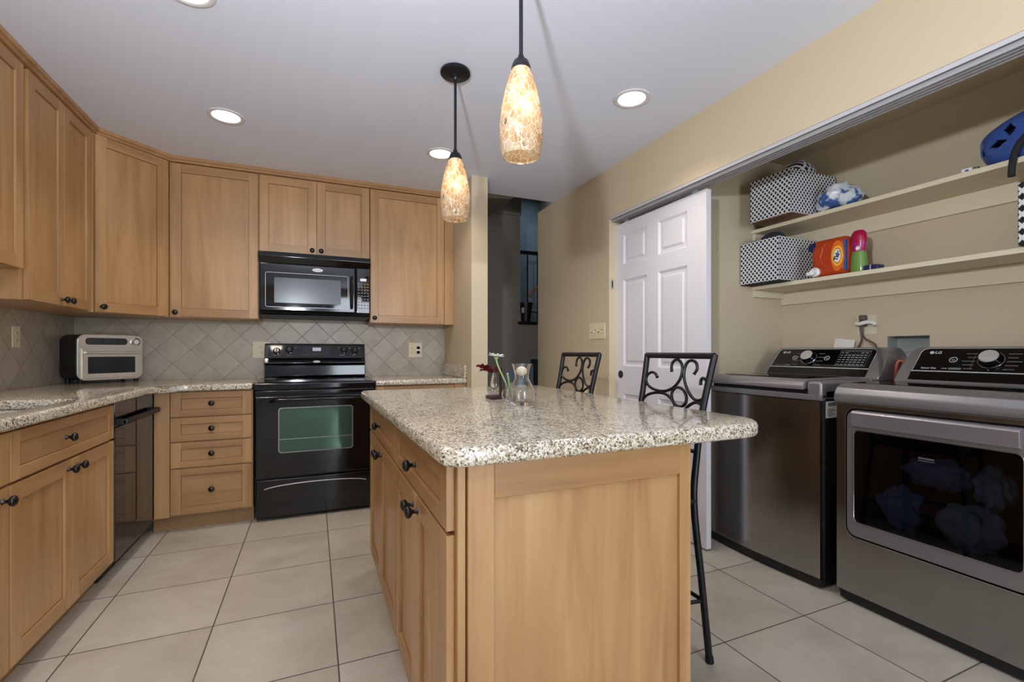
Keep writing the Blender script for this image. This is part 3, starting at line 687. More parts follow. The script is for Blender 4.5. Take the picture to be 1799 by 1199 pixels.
MB().box(-.012, .012, -.003, 0, -.035, .035, .001).build('plate', 'galv', o); MB().box(-.006, .004, -.0036, -.003, -.024, .024).build('slot', 'blackm', o)
o = thing('wall_outlet', 'almond outlet low on the right wall behind the far stool', 'outlet', (XW - .0005, 3.13, .80), LX); plate(.072, .118).build('cover_plate', 'plate', o); outlet_face(o, 0)

# ------------------------------------------------------------------ island
IA = math.radians(1.2)
isl = thing('kitchen_island', 'maple kitchen island with panelled end and doors along its left side', 'kitchen island', (.288, .985, 0), 0)
IW, IL = .657, 1.505
cm = MB(); cm.box(0, IW, 0, IL, .10, .874, .001, 1); cm.build('carcass', 'wv', isl)
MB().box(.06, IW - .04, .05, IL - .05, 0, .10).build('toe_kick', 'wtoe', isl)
ep = MB(); fw = .062
ep.box(.0, .018, -.012, 0, .02, .874, .001, 1); ep.box(.022, .022 + fw, -.018, 0, .02, .874, .0015, 1); ep.box(IW - .038, IW, -.018, 0, .02, .874, .0015, 1)
ep.box(.022 + fw, IW - .038, -.018, 0, .79, .874, .0015, 1, 1); ep.box(.022 + fw, IW - .038, -.018, 0, .02, .10, .0015, 1, 1); ep.box(.022 + fw, IW - .038, -.007, 0, .10, .79, 0, 1)
ep.build('end_panel', ['wv', 'wh'], isl)
fa = bpy.data.objects.new('door_side', None)   # placeholder frame for the left face, removed below
def side(o):
    o.location = (0, IL, 0); o.rotation_euler = (0, 0, LX); return o
A0, A1, B0, B1 = .005, .815, .825, 1.497
for x0, x1 in ((A0, A1), (B0, B1)):
    dcen = (x0 + x1) / 2
    side(shaker(isl, 'drawer', x0, x1, .722, .868, (dcen, .795), .055, .042)); mid = (x0 + x1) / 2
    side(shaker(isl, 'door', x0, mid - .002, .103, .712, (mid - .032, .672))); side(shaker(isl, 'door', mid + .002, x1, .103, .712, (mid + .032, .672)))
bpy.data.objects.remove(fa)
top = slab_curve('island_top', [round_poly([(.245, .925), (1.165, .930), (1.240, 1.005), (1.240, 2.53), (.222, 2.53)], [.06, .05, .05, .07, .05], 8)], .875, .917, .014, 'granite')
tag(top, 'large speckled granite slab topping the kitchen island with rounded edges', 'countertop')

# ------------------------------------------------------------------ bar stools (back toward local +y)
def stool(label, loc, rz):
    st = thing('bar_stool', label, 'stool', loc, rz, 'wrought iron bar stools at the island')
    R = .0125
    for s in (-1, 1):
        MB().tube(smooth_path([(s * .245, .086, .0), (s * .230, .062, .3), (s * .207, .050, .56), (s * .188, .081, .72), (s * .178, .122, .9), (s * .192, .168, 1.108)], 5), R, 14).cyl((s * .245, .086, 0), (s * .244, .085, .022), .0155, .0145, 14).build('back_leg', 'iron', st)
        MB().tube([(s * .185, -.245, 0), (s * .178, -.235, .58)], R, 14).cyl((s * .185, -.245, 0), (s * .185, -.245, .02), .0155, .0145, 14).build('front_leg', 'iron', st)
    MB().tube([(-.192, .166, 1.103), (.192, .166, 1.103)], R, 14).build('top_rail', 'iron', st)
    fr = MB(); fr.tube([(-.180, -.235, .575), (.180, -.235, .575), (.212, .042, .575), (-.212, .042, .575)], .010, 10, True); fr.build('seat_frame', 'iron', st)
    MB().prism(round_poly([(-.195, -.255), (.195, -.255), (.190, .035), (-.190, .035)], .05), .585, .635, 'z', bev=.014, seg=3).build('seat', 'seat', st)
    fq = MB(); fq.tube([(-.182, -.24, .22), (.182, -.24, .22), (.234, .068, .22), (-.234, .068, .22)], .008, 10, True); fq.build('foot_rail', 'iron', st)
    # scroll work: pattern points (pixels of the drawing) -> lateral, height on the leaning back plane
    def mp(p):
        z = 1.103 - (p[1] - 205) * .000277
        xl = 155 - (p[1] - 205) * .036; xr = 1150 - (p[1] - 205) * .288
        s = (p[0] - xl) / (xr - xl) * 2 - 1
        t = max(0, min(1, (z - .58) / .523)); lean = .045 + .119 * t ** .88
        return Vector((s * (.181 if t < .61 else .181 + .011 * (t - .61) / .39), lean, z))
    def mir(v, yc):
        zc = mp((660, yc)).z; z = 2 * zc - v.z; t = max(0, min(1, (z - .58) / .523)); return Vector((v.x, .045 + .119 * t ** .88, z))
    S1 = [(355, 545), (320, 490), (260, 475), (200, 520), (182, 600), (220, 680), (300, 730), (400, 750), (500, 735), (600, 670), (680, 560), (720, 430), (715, 330), (680, 278), (640, 265), (590, 300), (567, 370), (570, 445)]
    S2 = [(875, 465), (920, 390), (915, 310), (870, 275), (810, 290), (765, 360), (740, 480), (750, 600), (785, 720), (835, 800), (890, 822), (950, 790), (1010, 700), (1030, 600), (1010, 530), (975, 515), (950, 560), (945, 605)]
    ring = [(660 + 95 * math.cos(a), 805 + 135 * math.sin(a)) for a in [2 * PI * i / 28 for i in range(28)]]
    for pts, yc in ((S1, 764), (S2, 837)):
        a = smooth_path([mp(p) for p in pts], 5); rad = [.0062] * len(a); rad[0] = rad[-1] = .008
        MB().tube(a, .0062, 8, rad=rad).build('back_scroll', 'iron', st); MB().tube([mir(v, yc) for v in a], .0062, 8, rad=rad).build('back_scroll', 'iron', st)
    MB().tube([mp(p) for p in ring], .0062, 8, True).build('back_ring', 'iron', st)
    MB().tube([(-.187, .086, .745), (.187, .086, .745)], .008, 10).build('lower_rail', 'iron', st)
    return st
s1 = stool('near black wrought iron bar stool whose back stands before the white door', (1.225, 1.497, 0), LX)
s2 = copy_tree(s1); s2.location = (1.225, 2.262, 0); s2['label'] = 'far black wrought iron bar stool whose back stands before the beige wall'

# ------------------------------------------------------------------ pendants and downlights
def pendant(label, x, y):
    p = thing('pendant_light', label, 'pendant light', (x, y, 0), 0, 'crackle glass pendants over the island')
    MB().lathe([(0, 2.438), (.067, 2.438), (.070, 2.434), (.070, 2.424), (.064, 2.419), (.034, 2.416), (.028, 2.411), (.014, 2.405), (.009, 2.395), (0, 2.395)], 36).build('ceiling_canopy', 'iron', p)
    MB().cyl((0, 0, 2.055), (0, 0, 2.415), .0065, None, 14).build('stem', 'iron', p)
    MB().lathe([(0, 2.070), (.009, 2.068), (.012, 2.058), (.024, 2.048), (.031, 2.030), (.032, 2.020), (0, 2.020)], 28).build('socket_cap', 'iron', p)
    prof = [(.029, 2.025), (.040, 1.995), (.052, 1.955), (.062, 1.905), (.0685, 1.855), (.070, 1.815), (.068, 1.780), (.063, 1.752), (.059, 1.742)]
    MB().lathe(prof + [(r - .003, z) for r, z in reversed(prof)], 40, closed=True).build('glass_shade', 'shade', p)
    MB().lathe([(0, 2.02), (.014, 2.02), (.014, 1.985), (.02, 1.96), (.026, 1.935), (.022, 1.910), (.01, 1.898), (0, 1.896)], 20).build('bulb', 'bulb', p)
    return p
PY = (1.35, 2.104)
pa = pendant('near crackle glass pendant lamp hanging large above the island', .61, PY[0])
pb = copy_tree(pa); pb.location = (.612, PY[1], 0); pb['label'] = 'far crackle glass pendant lamp whose black canopy shows on the ceiling'
for y in PY: lamp('pendant_bulb_light', 'POINT', (.61, y, 1.875), 0.45, (1.0, .93, .82), .02)
DLS = [(-.451, 3.014, 'recessed ceiling light nearest the corner wall cabinets'), (1.524, 1.971, 'recessed ceiling light nearest the right wall above the closet'), (.777, 3.022, 'recessed ceiling light half hidden behind the far pendant'), (-.425, 2.01, 'recessed ceiling light cut off by the top edge of the photo')]
for i, (x, y, lab) in enumerate(DLS):
    d = thing('ceiling_light', lab, 'ceiling light', (x, y, CZ), 0, 'recessed ceiling lights')
    MB().lathe([(.070, 0), (.092, 0), (.092, -.004), (.086, -.007), (.074, -.006), (.070, -.003)], 40, closed=True).build('trim_ring', 'ringw', d)
    MB().lathe([(0, -.002), (.071, -.002), (.071, -.0005), (0, -.0005)], 36).build('lens', 'lens', d)
    lamp('downlight_beam', 'SPOT', (x, y, CZ - .012), 27, (1.0, .89, .74), .06, (0, 0, 0), spot_size=math.radians(125), spot_blend=.7)

# ------------------------------------------------------------------ closet: sliding door, track, shelves
dr = thing('door_1', 'white six-panel sliding door half covering the laundry closet', 'door', (2.018, 2.79, .012), LX); dr['kind'] = 'structure'
DW, DH = .84, 2.02
m = MB(); cols = ((.085, .335), (.445, .694)); rows = ((.235, .81), (1.005, 1.617), (1.722, 1.938))
xs = [0, cols[0][0], cols[0][1], cols[1][0], cols[1][1], DW]; zs = [0] + [v for q in rows for v in q] + [DH]
for i in range(5):
    for j in range(7):
        if i in (1, 3) and j in (1, 3, 5):
            x0, x1, z0, z1 = xs[i], xs[i + 1], zs[j], zs[j + 1]; tb = bmesh.new()
            lp = []
            for ins, dep in ((0, 0), (.014, .010), (.030, .010), (.042, .003)):
                lp.append([tb.verts.new(p) for p in ((x0 + ins, dep, z0 + ins), (x1 - ins, dep, z0 + ins), (x1 - ins, dep, z1 - ins), (x0 + ins, dep, z1 - ins))])
            for a, b in zip(lp, lp[1:]):
                for q in range(4): tb.faces.new((a[q], a[(q + 1) % 4], b[(q + 1) % 4], b[q]))
            tb.faces.new(lp[-1]); m.merge(tb)
            m.quad([(x0, .035, z0), (x0, .035, z1), (x1, .035, z1), (x1, .035, z0)])
        else:
            m.quad([(xs[i], 0, zs[j]), (xs[i + 1], 0, zs[j]), (xs[i + 1], 0, zs[j + 1]), (xs[i], 0, zs[j + 1])]); m.quad([(xs[i], .035, zs[j]), (xs[i], .035, zs[j + 1]), (xs[i + 1], .035, zs[j + 1]), (xs[i + 1], .035, zs[j])])
for q in ([(0, 0, 0), (0, 0, DH), (0, .035, DH), (0, .035, 0)], [(DW, 0, 0), (DW, .035, 0), (DW, .035, DH), (DW, 0, DH)], [(0, 0, DH), (DW, 0, DH), (DW, .035, DH), (0, .035, DH)], [(0, 0, 0), (0, .035, 0), (DW, .035, 0), (DW, 0, 0)]): m.quad(q)
bmesh.ops.remove_doubles(m.bm, verts=m.bm.verts[:], dist=.0001); bmesh.ops.recalc_face_normals(m.bm, faces=m.bm.faces[:]); m.build('door_panel', 'white', dr, 20)
MB().lathe([(0, .0004), (.022, .0004), (.024, .0022), (.027, .0018), (.028, 0), (0, -.001)], 28, Matrix.Translation((.055, 0, .945)) @ Matrix.Rotation(PI / 2, 4, 'X')).build('finger_pull', 'blackm', dr)
for x in (.1, .74): MB().box(x - .02, x + .02, .012, .022, DH, DH + .03, .002).build('roller_hanger', 'galv', dr)
t = MB(); t.box(XW + .002, XW + .006, -.62, 2.785, 2.067, 2.085, .001, 1)
struct(t.build('trim_2', 'trackw'))
t2 = MB(); t2.box(XW + .006, XW + .11, -.62, 2.785, 2.078, 2.085, 0, 1, 1)
for x in (XW + .020, XW + .042, XW + .064, XW + .086): t2.box(x, x + .009, -.62, 2.785, 2.052, 2.079)
struct(t2.build('trim_3', ['trackm', 'trackd']))
g = 'painted closet shelves'
for nm, zt, lab in (('u', 1.915, 'upper painted shelf in the laundry closet holding the blue helmet'), ('l', 1.545, 'lower painted shelf in the laundry closet holding the detergent')):
    s = thing('closet_shelf', lab, 'shelf', (2.645, -.61, zt), 0, g)
    MB().box(0, .303, 0, 2.788, -.024, 0, .003).build('board', 'shelfp', s); MB().box(.285, .303, 0, 2.788, -.11, -.025).build('wall_cleat', 'shelfp', s); MB().box(.012, .284, 2.768, 2.788, -.068, -.025).build('end_cleat', 'shelfp', s)

# ------------------------------------------------------------------ washer and dryer (local x = toward camera along the wall, y = into the closet)
def console(parent, Wd, D, px0, px1, dryer):
    y0, z0, y1, z1 = .44, .985, .565, 1.142; n = 8
    def yy(z): return y0 + (y1 - y0) * (z - z0) / (z1 - z0)
    pl = [(0.0, .955)] + [(.0 + .055 * (1 - math.cos(a)), z0 + .04 + (z1 - z0 - .04) * math.sin(a)) for a in [PI / 2 * i / n for i in range(n + 1)]] + [(Wd - .055 * (1 - math.cos(a)), z0 + .04 + (z1 - z0 - .04) * math.sin(a)) for a in [PI / 2 * i / n for i in range(n, -1, -1)]] + [(Wd, .955)]
    tb = bmesh.new(); A = [tb.verts.new((x, yy(z), z)) for x, z in pl]; B = [tb.verts.new((x, D, z)) for x, z in pl]; k = len(pl)
    tb.faces.new(A); tb.faces.new(list(reversed(B)))
    for i in range(k): tb.faces.new((A[i], B[i], B[(i + 1) % k], A[(i + 1) % k]))
    bmesh.ops.recalc_face_normals(tb, faces=tb.faces[:]); ed = [e for e in tb.edges if all(v in A for v in e.verts)]
    bmesh.ops.bevel(tb, geom=ed, offset=.008, segments=3, affect='EDGES', profile=.5)
    sh = MB().merge(tb).build('console', 'gun', parent, 30)
    tilt = math.atan2(y1 - y0, z1 - z0); L = math.hypot(y1 - y0, z1 - z0)
    fo = (0, y0, z0)
    def fit(o): o.location = fo; o.rotation_euler = (-tilt, 0, 0); return o
    c0 = .052
    lo = fit(MB().box(px0 - .008, px1 + .004, -.003, .004, .002, c0 - .003).build('lower_band', 'blackg', parent))
    fp = [(px0 - .004, c0)] + [(px1 + .006, c0)] + [(q[0], q[1]) for q in rrect(px0, px1 + .008, c0, L - .012, .03) if q[1] > (c0 + L) / 2]
    pn = fit(MB().prism(fp, -.004, .003, 'y').build('control_panel', 'blackg', parent))
    MB().tube([(px0 - .006, -.0045, c0), (px1 + .006, -.0045, c0)], .0024, 6).build('chrome_line', 'line', pn)
    edge = MB().tube([(q[0], -.0035, q[1]) for q in fp], .0016, 6, True).build('panel_edge', 'line', pn)
    wp = px1 - px0; kx = px0 + wp * (.385 if not dryer else .46); kz = c0 + (L - .012 - c0) * .50
    rot = Matrix.Rotation(PI / 2, 4, 'X')
    MB().tube([(kx + .043 * math.cos(a), -.006, kz + .043 * math.sin(a)) for a in [2 * PI * i / 40 for i in range(40)]], .0018, 6, True).build('dial_ring', 'chrome', pn)
    kb = MB().lathe([(0, 0), (.040, 0), (.039, .012), (.034, .030), (0, .030)], 36, Matrix.Translation((kx, -.004, kz)) @ rot).build('dial', 'blackg', pn)
    MB().lathe([(0, .0), (.033, .0), (.031, .004), (0, .005)], 36, Matrix.Translation((kx, -.034, kz)) @ rot).build('dial_face', 'dialf', kb)
    for bx in ((px0 + wp * .23, kx + .105) if not dryer else (px0 + wp * .235, kx + .17)):
        MB().tube([(bx + .014 * math.cos(a), -.005, kz + .014 * math.sin(a)) for a in [2 * PI * i / 24 for i in range(24)]], .0016, 6, True).build('round_button', 'mark', pn)
        MB().tube([(bx + .005 * math.cos(a), -.005, kz + .005 * math.sin(a)) for a in [PI * .6 + 2 * PI * .8 * i / 12 for i in range(13)]], .0010, 6).build('power_symbol' if bx < kx else 'play_symbol', 'mark', pn)
    lx = px0 + wp * .115; lz = c0 + (L - c0) * .74
    lgm = MB(); lgm.prism([(lx - .022 + .0085 * math.cos(a), lz + .0085 * math.sin(a)) for a in [2 * PI * i / 28 for i in range(28)]], -.0052, -.004, 'y'); lgm.build('logo_disc', 'mark', pn)
    text_mesh('logo_lettering', 'LG', .021, 'mark', pn, (lx + .003, -.0045, lz), bold=.0005)
    cl = MB()
    for sgn, xs0 in ((-1, kx - .052), (1, kx + .052)):
        for i in range(4 if not dryer else 5):
            zz = c0 + .018 + i * (.027 if not dryer else .021); w = .030 + .008 * ((i * 7) % 3)
            if sgn > 0: cl.box(xs0 + abs(zz - kz) * -.1, xs0 + w, -.0048, -.004, zz, zz + .0035)
            else: cl.box(xs0 - w, xs0, -.0048, -.004, zz, zz + .0035)
    cl.build('cycle_marks', 'markd', pn)
    if dryer:
        text_mesh('panel_lettering', 'Sensor Dry', .0125, 'mark', pn, (px0 + .055, -.0045, c0 + .018), bold=.0002)
        MB().box(px0 + .105, px0 + .125, -.0048, -.004, c0 + .014, c0 + .021).box(px0 + .13, px0 + .175, -.0048, -.004, c0 + .012, c0 + .023).build('printed_badge', 'markd', pn)
        MB().box(px0 + .205, px0 + .206, -.0048, -.004, c0 + .015, c0 + .10).box(kx + .125, kx + .126, -.0048, -.004, c0 + .04, c0 + .08).build('divider_line', 'markd', pn)
    else:
        MB().box(px0 + .02, px0 + .075, -.0048, -.004, c0 + .012, c0 + .015).box(px0 + .08, px0 + .12, -.0048, -.004, c0 + .010, c0 + .018).build('printed_badge', 'markd', pn)
        a0, a1, b0, b1 = px0 + wp * .685, px1 - .02, c0 + .018, L - .028
        MB().tube([(a0, -.0045, b0), (a1, -.0045, b0), (a1, -.0045, b1), (a0, -.0045, b1)], .0009, 5, True).build('display_outline', 'mark', pn)
        gm = MB()
        for i in range(7):
            for j in range(6):
                if not (2 <= i <= 4 and j > 4): gm.box(a0 + .006 + i * (a1 - a0 - .01) / 7, a0 + .006 + i * (a1 - a0 - .01) / 7 + .014, -.0048, -.004, b0 + .008 + j * .016, b0 + .011 + j * .016)
        gm.build('display_marks', 'mark', pn)
    return sh

def bowed(x0, x1, z0, z1, bow, y1, n=16):
    return [(x0 + (x1 - x0) * i / n, -bow * (1 - (2 * i / n - 1) ** 2)) for i in range(n + 1)] + [(x1, y1), (x0, y1)]
w = thing('washing_machine', 'dark stainless top-load washing machine in the closet nearest the door', 'washing machine', (2.187, 2.085, 0), LX)
WW, WD = .665, .70
MB().box(0, WW, .022, WD, .018, .90, .004).build('body', 'blackm', w)
MB().prism(bowed(.012, WW - .008, 0, 0, .018, .03), .05, .884, 'z').build('front_panel', 'bss', w, 25)
MB().prism(bowed(.006, WW - .002, 0, 0, .020, .03), .012, .048, 'z').build('base_strip', 'blackm', w, 25)
for x in (.05, WW - .05):
    for y in (.07, WD - .06): MB().cyl((x, y, 0), (x, y, .02), .022, None, 14).build('foot', 'blackm', w)
tp = MB(); tp.prism(bowed(.0, WW, 0, 0, .016, .03), .887, .916, 'z', bev=.004); tp.box(0, WW, .03, WD, .888, .935, .004); tp.box(WW - .072, WW, -.003, WD - .1, .888, .978, .014, 4); tp.box(0, .02, .0, WD - .1, .90, .972, .008, 3); tp.box(0, WW, .38, WD - .05, .93, .980, .008, 3)
tp.build('top_panel', 'gun', w)
MB().box(.02, WW - .072, .012, .36, .914, .945).build('lid_recess', 'blackm', w)
ld = MB(); ld.prism([(-.018, .935), (-.024, .945), (-.022, .958), (-.008, .974), (.02, .984), (.42, .988), (.42, .955), (.0, .940)], .022, WW - .078, 'x', bev=.003, seg=2)
lo = ld.build('lid', 'gunl', w); MB().box(.06, WW - .12, .06, .37, .9865, .9885).build('lid_glass', 'blackg', lo)
console(w, WW, WD, .045, .595, False)
lb = MB().box(.0, .10, .0, .001, 0, .078).build('energy_label', 'paper', w)
lb.location = (WW + .0012, .028, .806); lb.rotation_euler = (0, 0, PI / 2)
bc = MB()
for i in range(16): bc.box(.016 + i * .0038, .016 + i * .0038 + (.0012 + .001 * ((i * 5) % 2)), -.0006, .0, .055, .072)
for i in range(5): bc.box(.012, .04 + .009 * ((i * 3) % 5), -.0006, 0, .008 + i * .008, .0105 + i * .008)
b = bc.build('barcode', 'blackm', lb)

d = thing('tumble_dryer', 'dark stainless front-load dryer with glass door at right edge of the closet', 'dryer', (2.187, 1.355, 0), LX)
DWd, DD = .686, .70
bd = MB(); bd.box(0, .012, .022, DD, .03, .90); bd.box(DWd - .012, DWd, .022, DD, .03, .90); bd.box(0, DWd, DD - .01, DD, .03, .90); bd.box(0, DWd, .022, DD, .03, .05)
bd.build('body', 'gun', d)
op = rrect(.04, DWd - .04, .30, .873, .045)
def plate_hole(outer, hole, ya, yb):
    tb = bmesh.new(); n = len(hole)
    O = [tb.verts.new((x, ya, z)) for x, z in outer]; H = [tb.verts.new((x, ya, z)) for x, z in hole]
    eo = [tb.edges.new((O[i], O[(i + 1) % len(O)])) for i in range(len(O))]; eh = [tb.edges.new((H[i], H[(i + 1) % n])) for i in range(n)]
    bmesh.ops.triangle_fill(tb, edges=eo + eh, use_beauty=True)
    g2 = bmesh.ops.extrude_face_region(tb, geom=tb.faces[:]); bmesh.ops.translate(tb, verts=[v for v in g2['geom'] if isinstance(v, bmesh.types.BMVert)], vec=(0, yb - ya, 0))
    bmesh.ops.recalc_face_normals(tb, faces=tb.faces[:]); return tb
MB().merge(plate_hole([(0.002, .052), (DWd - .002, .052), (DWd - .002, .888), (.002, .888)], op, 0.0, .02)).build('front_panel', 'bss', d)
MB().tube([(x, -.001, z) for x, z in op], .002, 6, True).build('opening_trim', 'chrome', d)
MB().box(.01, DWd - .01, .012, .03, .012, .05).build('base_strip', 'blackm', d)
for x in (.05, DWd - .05):
    for y in (.07, DD - .06): MB().cyl((x, y, 0), (x, y, .032), .022, None, 14).build('foot', 'blackm', d)
tpd = MB(); tpd.prism([(-.012, .893), (-.018, .905), (-.016, .93), (.0, .958), (.03, .972), (.08, .976), (DD, .976), (DD, .893)], -.002, DWd + .002, 'x', bev=.006, seg=3); tpd.build('top_panel', 'gun', d)
MB().box(.012, DWd - .012, .09, .45, .9755, .978).build('deck', 'blackg', d)
MB().tube([(-.001, -.0145, .8915), (DWd, -.0145, .8915)], .002, 6).build('chrome_line', 'chrome', d)
inn = rrect(.050, DWd - .050, .310, .863, .038)
win = rrect(.078, DWd - .078, .372, .775, .022)
dd = MB().merge(plate_hole(inn, win, -.006, .016)).build('door', 'gun', d)
MB().prism(rrect(.042, DWd - .042, .302, .871, .044), .016, .020, 'y').bm.free()
gp = MB(); gp.merge(plate_hole(rrect(.034, DWd - .034, .29, .885, .045), rrect(.070, DWd - .070, .36, .79, .03), .021, .026)); gp.build('door_gasket', 'blackm', d)
MB().prism([(.0, .786), (-.022, .796), (-.026, .852), (-.016, .862), (.0, .862)], .076, DWd - .082, 'x', bev=.003).build('handle', 'gunl', dd)
MB().prism(rrect(.076, DWd - .076, .370, .777, .023), -.0075, -.0045, 'y').build('window', 'dkglass', dd)
MB().tube([(x, -.0075, z) for x, z in win], .0018, 6, True).build('window_trim', 'chrome', dd)
mk = MB()
for i in range(8): mk.box(.315 + i * .0065, .319 + i * .0065, -.0085, -.0076, .700, .707)
mk.box(.315, .366, -.0085, -.0076, .693, .695); mk.build('window_lettering', 'markd', dd)
dm = MB(); cxd, czd = DWd / 2, .57
dm.lathe([(.25, 0), (.25, .50), (0, .50), (0, .502), (.252, .502), (.252, 0)], 40, Matrix.Translation((cxd, .04, czd)) @ Matrix.Rotation(-PI / 2, 4, 'X'), closed=True); dm.build('drum', 'drum', d)
console(d, DWd, DD, .066, .64, True)
def lump(name, c, r, sc, mat, amp=.25, fr=9.0, seed=0, parent=None):
    rnd = random.Random(seed); tb = bmesh.new(); bmesh.ops.create_icosphere(tb, subdivisions=4, radius=1)
    ph = [(Vector((rnd.uniform(-1, 1), rnd.uniform(-1, 1), rnd.uniform(-1, 1))) * fr * (.4 + .6 * rnd.random()), rnd.uniform(0, 6)) for _ in range(9)]
    for v in tb.verts:
        n = v.co.copy(); k = 1 + amp * sum(abs(math.sin(n.dot(p) * .5 + q)) - .6 for p, q in ph) / 3.5
        v.co = Vector((n.x * sc[0], n.y * sc[1], n.z * sc[2])) * r * k
    o = MB().merge(tb).build(name, mat, parent, 60); o.location = c; return o
g = 'damp clothes inside the dryer drum'
for c_, sc_, mt_, sd_, lab_ in (((2.32, 1.17, .44), (.06, .075, .085), 'laundry', 3, 'pale blue garment heaped low at the left inside the dryer drum'), ((2.42, 1.09, .60), (.06, .10, .06), 'laundry', 13, 'pale blue garment highest in the heap inside the dryer drum'), ((2.31, .935, .44), (.06, .095, .085), 'laundry2', 5, 'whitish garment heaped low at the right inside the dryer drum'), ((2.40, .90, .59), (.06, .055, .075), 'laundry2', 17, 'whitish garment leaning upright at the right inside the dryer drum'), ((2.36, 1.06, .47), (.06, .05, .07), 'cloth', 19, 'dark garment in the middle of the heap inside the dryer drum')):
    tag(lump('laundry', c_, 1, sc_, mt_, .45, 13, sd_), lab_, 'laundry', g)

# ------------------------------------------------------------------ utilities behind the machines
p = thing('power_cord', 'brown grey appliance cords plugged into the closet wall above the washer', 'cord', (XC - .001, 1.655, 1.275), LX)
MB().prism(rrect(-.05, .05, -.055, .055, .006), -.004, 0, 'y').build('wall_plate', 'shelfp', p)
MB().box(-.026, .008, -.040, -.004, .025, .056, .008, 3).build('plug', 'cord', p); MB().box(-.026, .008, -.046, -.004, -.012, .022, .008, 3).build('plug', 'cord', p)
tgm = MB(); tgm.tube(smooth_path([(-.03, -.05, .008), (-.01, -.055, .004), (.02, -.05, .012), (.05, -.04, .010), (.062, -.035, -.004)]), .011, 8); tgm.build('paper_tag', 'paper', p)
MB().tube(smooth_path([(-.012, -.045, -.01), (-.004, -.05, -.05), (.0, -.05, -.085), (-.018, -.04, -.12), (-.04, -.03, -.16), (-.05, -.02, -.30)]), .0055, 8).build('cable', 'cord', p)
W2 = lambda x, y, z: (1.655 - y, x - 2.949, z - 1.275)
MB().tube(smooth_path([W2(2.905, 1.655, 1.262), W2(2.90, 1.650, 1.215), W2(2.86, 1.612, 1.19), W2(2.80, 1.56, 1.178), W2(2.742, 1.50, 1.158), W2(2.712, 1.475, 1.13), W2(2.672, 1.442, 1.075), W2(2.625, 1.412, .992)]), .0052, 8).build('cable', 'cord', p)
t = MB().prism([(0, 0), (.05, 0), (.048, .15), (.0, .15)], -.003, 0, 'y').build('leaflet', 'paper')
t.location = (XC - .05, 1.825, 1.052); t.rotation_euler = (-.25, 0, LX); tag(t, 'leftmost pale instruction leaflet propped behind the washer console', 'leaflet', 'instruction leaflets behind the washer')
for k, lab in enumerate(('middle pale instruction leaflet propped behind the washer console', 'rightmost pale instruction leaflet propped behind the washer console, nearest the cords')):
    q = t.copy(); COL.objects.link(q); q.location = (XC - .058 - .008 * k, 1.797 - .036 * k, 1.048); q.rotation_euler = (-.25 - .05 * k, .06 * k, LX); q['label'] = lab
hs = MB()
pth = smooth_path([(2.918, 1.505, .97), (2.918, 1.475, 1.055), (2.917, 1.435, 1.092), (2.916, 1.395, 1.07), (2.916, 1.37, 1.0), (2.916, 1.36, .80)], 30)
hs.tube(pth, .03, 20, rad=[.028 if i % 4 < 2 else .0235 for i in range(len(pth))]); tag(hs.build('duct_hose', 'foil', None, 60), 'ribbed silver foil duct hose rising between washer and dryer', 'hose')
rh = MB(); rh.tube(smooth_path([(2.80, 1.405, .5), (2.76, 1.41, .85), (2.745, 1.405, 1.02), (2.75, 1.395, 1.07), (2.76, 1.375, 1.05), (2.76, 1.37, .9), (2.78, 1.37, .5)]), .010, 10); tag(rh.build('water_hose', 'copper'), 'red rubber water hose looped between washer and dryer', 'hose')

# ------------------------------------------------------------------ things on the closet shelves
def bin_(label, x0, x1, y0, y1, z0, z1, mat='latt', base='brown'):
    b = thing('storage_bin', label, 'storage bin', ((x0 + x1) / 2, (y0 + y1) / 2, z0), 0, 'black and white fabric bins')
    a, c, h = (x1 - x0) / 2, (y1 - y0) / 2, z1 - z0; t = .004; m = MB()
    m.box(-a, -a + t, -c, c, .004, h, .0015, 1); m.box(a - t, a, -c, c, .004, h, .0015, 1); m.box(-a, a, -c, -c + t, .004, h, .0015, 1); m.box(-a, a, c - t, c, .004, h, .0015, 1)
    m.build('fabric_sides', mat, b); MB().box(-a + .002, a - .002, -c + .002, c - .002, 0, .004).build('base_board', base, b); return b
ub = bin_('black and white lattice bin overhanging the upper shelf beside the plastic bag', 2.505, 2.90, 1.80, 2.07, 1.9155, 2.173)
lb_ = bin_('black and white lattice bin on the lower shelf beside the detergent', 2.54, 2.90, 1.90, 2.172, 1.5455, 1.81, 'latt', 'cloth')
rb = bin_('black and white lattice bin on the lower shelf at the right edge under the helmet', 2.61, 2.92, .60, .912, 1.5455, 1.80, 'latt2', 'cloth')
tag(lump('patterned_fabric', (2.69, 1.875, 2.185), 1, (.12, .062, .080), 'latt2', .12, 6, 8), 'bold black and white fabric bulging from the top of the upper bin', 'fabric')
tag(lump('dark_cloth', (2.67, 2.03, 1.812), 1, (.09, .06, .058), 'cloth', .16, 7, 9), 'charcoal cloth poking out of the lower shelf bin', 'cloth')
rnd = random.Random(21); tb = bmesh.new(); bmesh.ops.create_icosphere(tb, subdivisions=3, radius=1)
for v_ in tb.verts:
    k = 1 + rnd.uniform(-.10, .09) + .10 * math.sin(4 * v_.co.y + 2 * v_.co.z); v_.co = Vector((v_.co.x * .085, v_.co.y * .110, max(v_.co.z, -.80) * .080)) * k
tb.transform(Matrix.Translation((0, 0, .074)))
pb_ = MB().merge(tb).build('plastic_bag', 'bag', None, 12); pb_.location = (2.74, 1.685, 1.9165); tag(pb_, 'crumpled blue and white plastic bag on the upper shelf', 'bag')
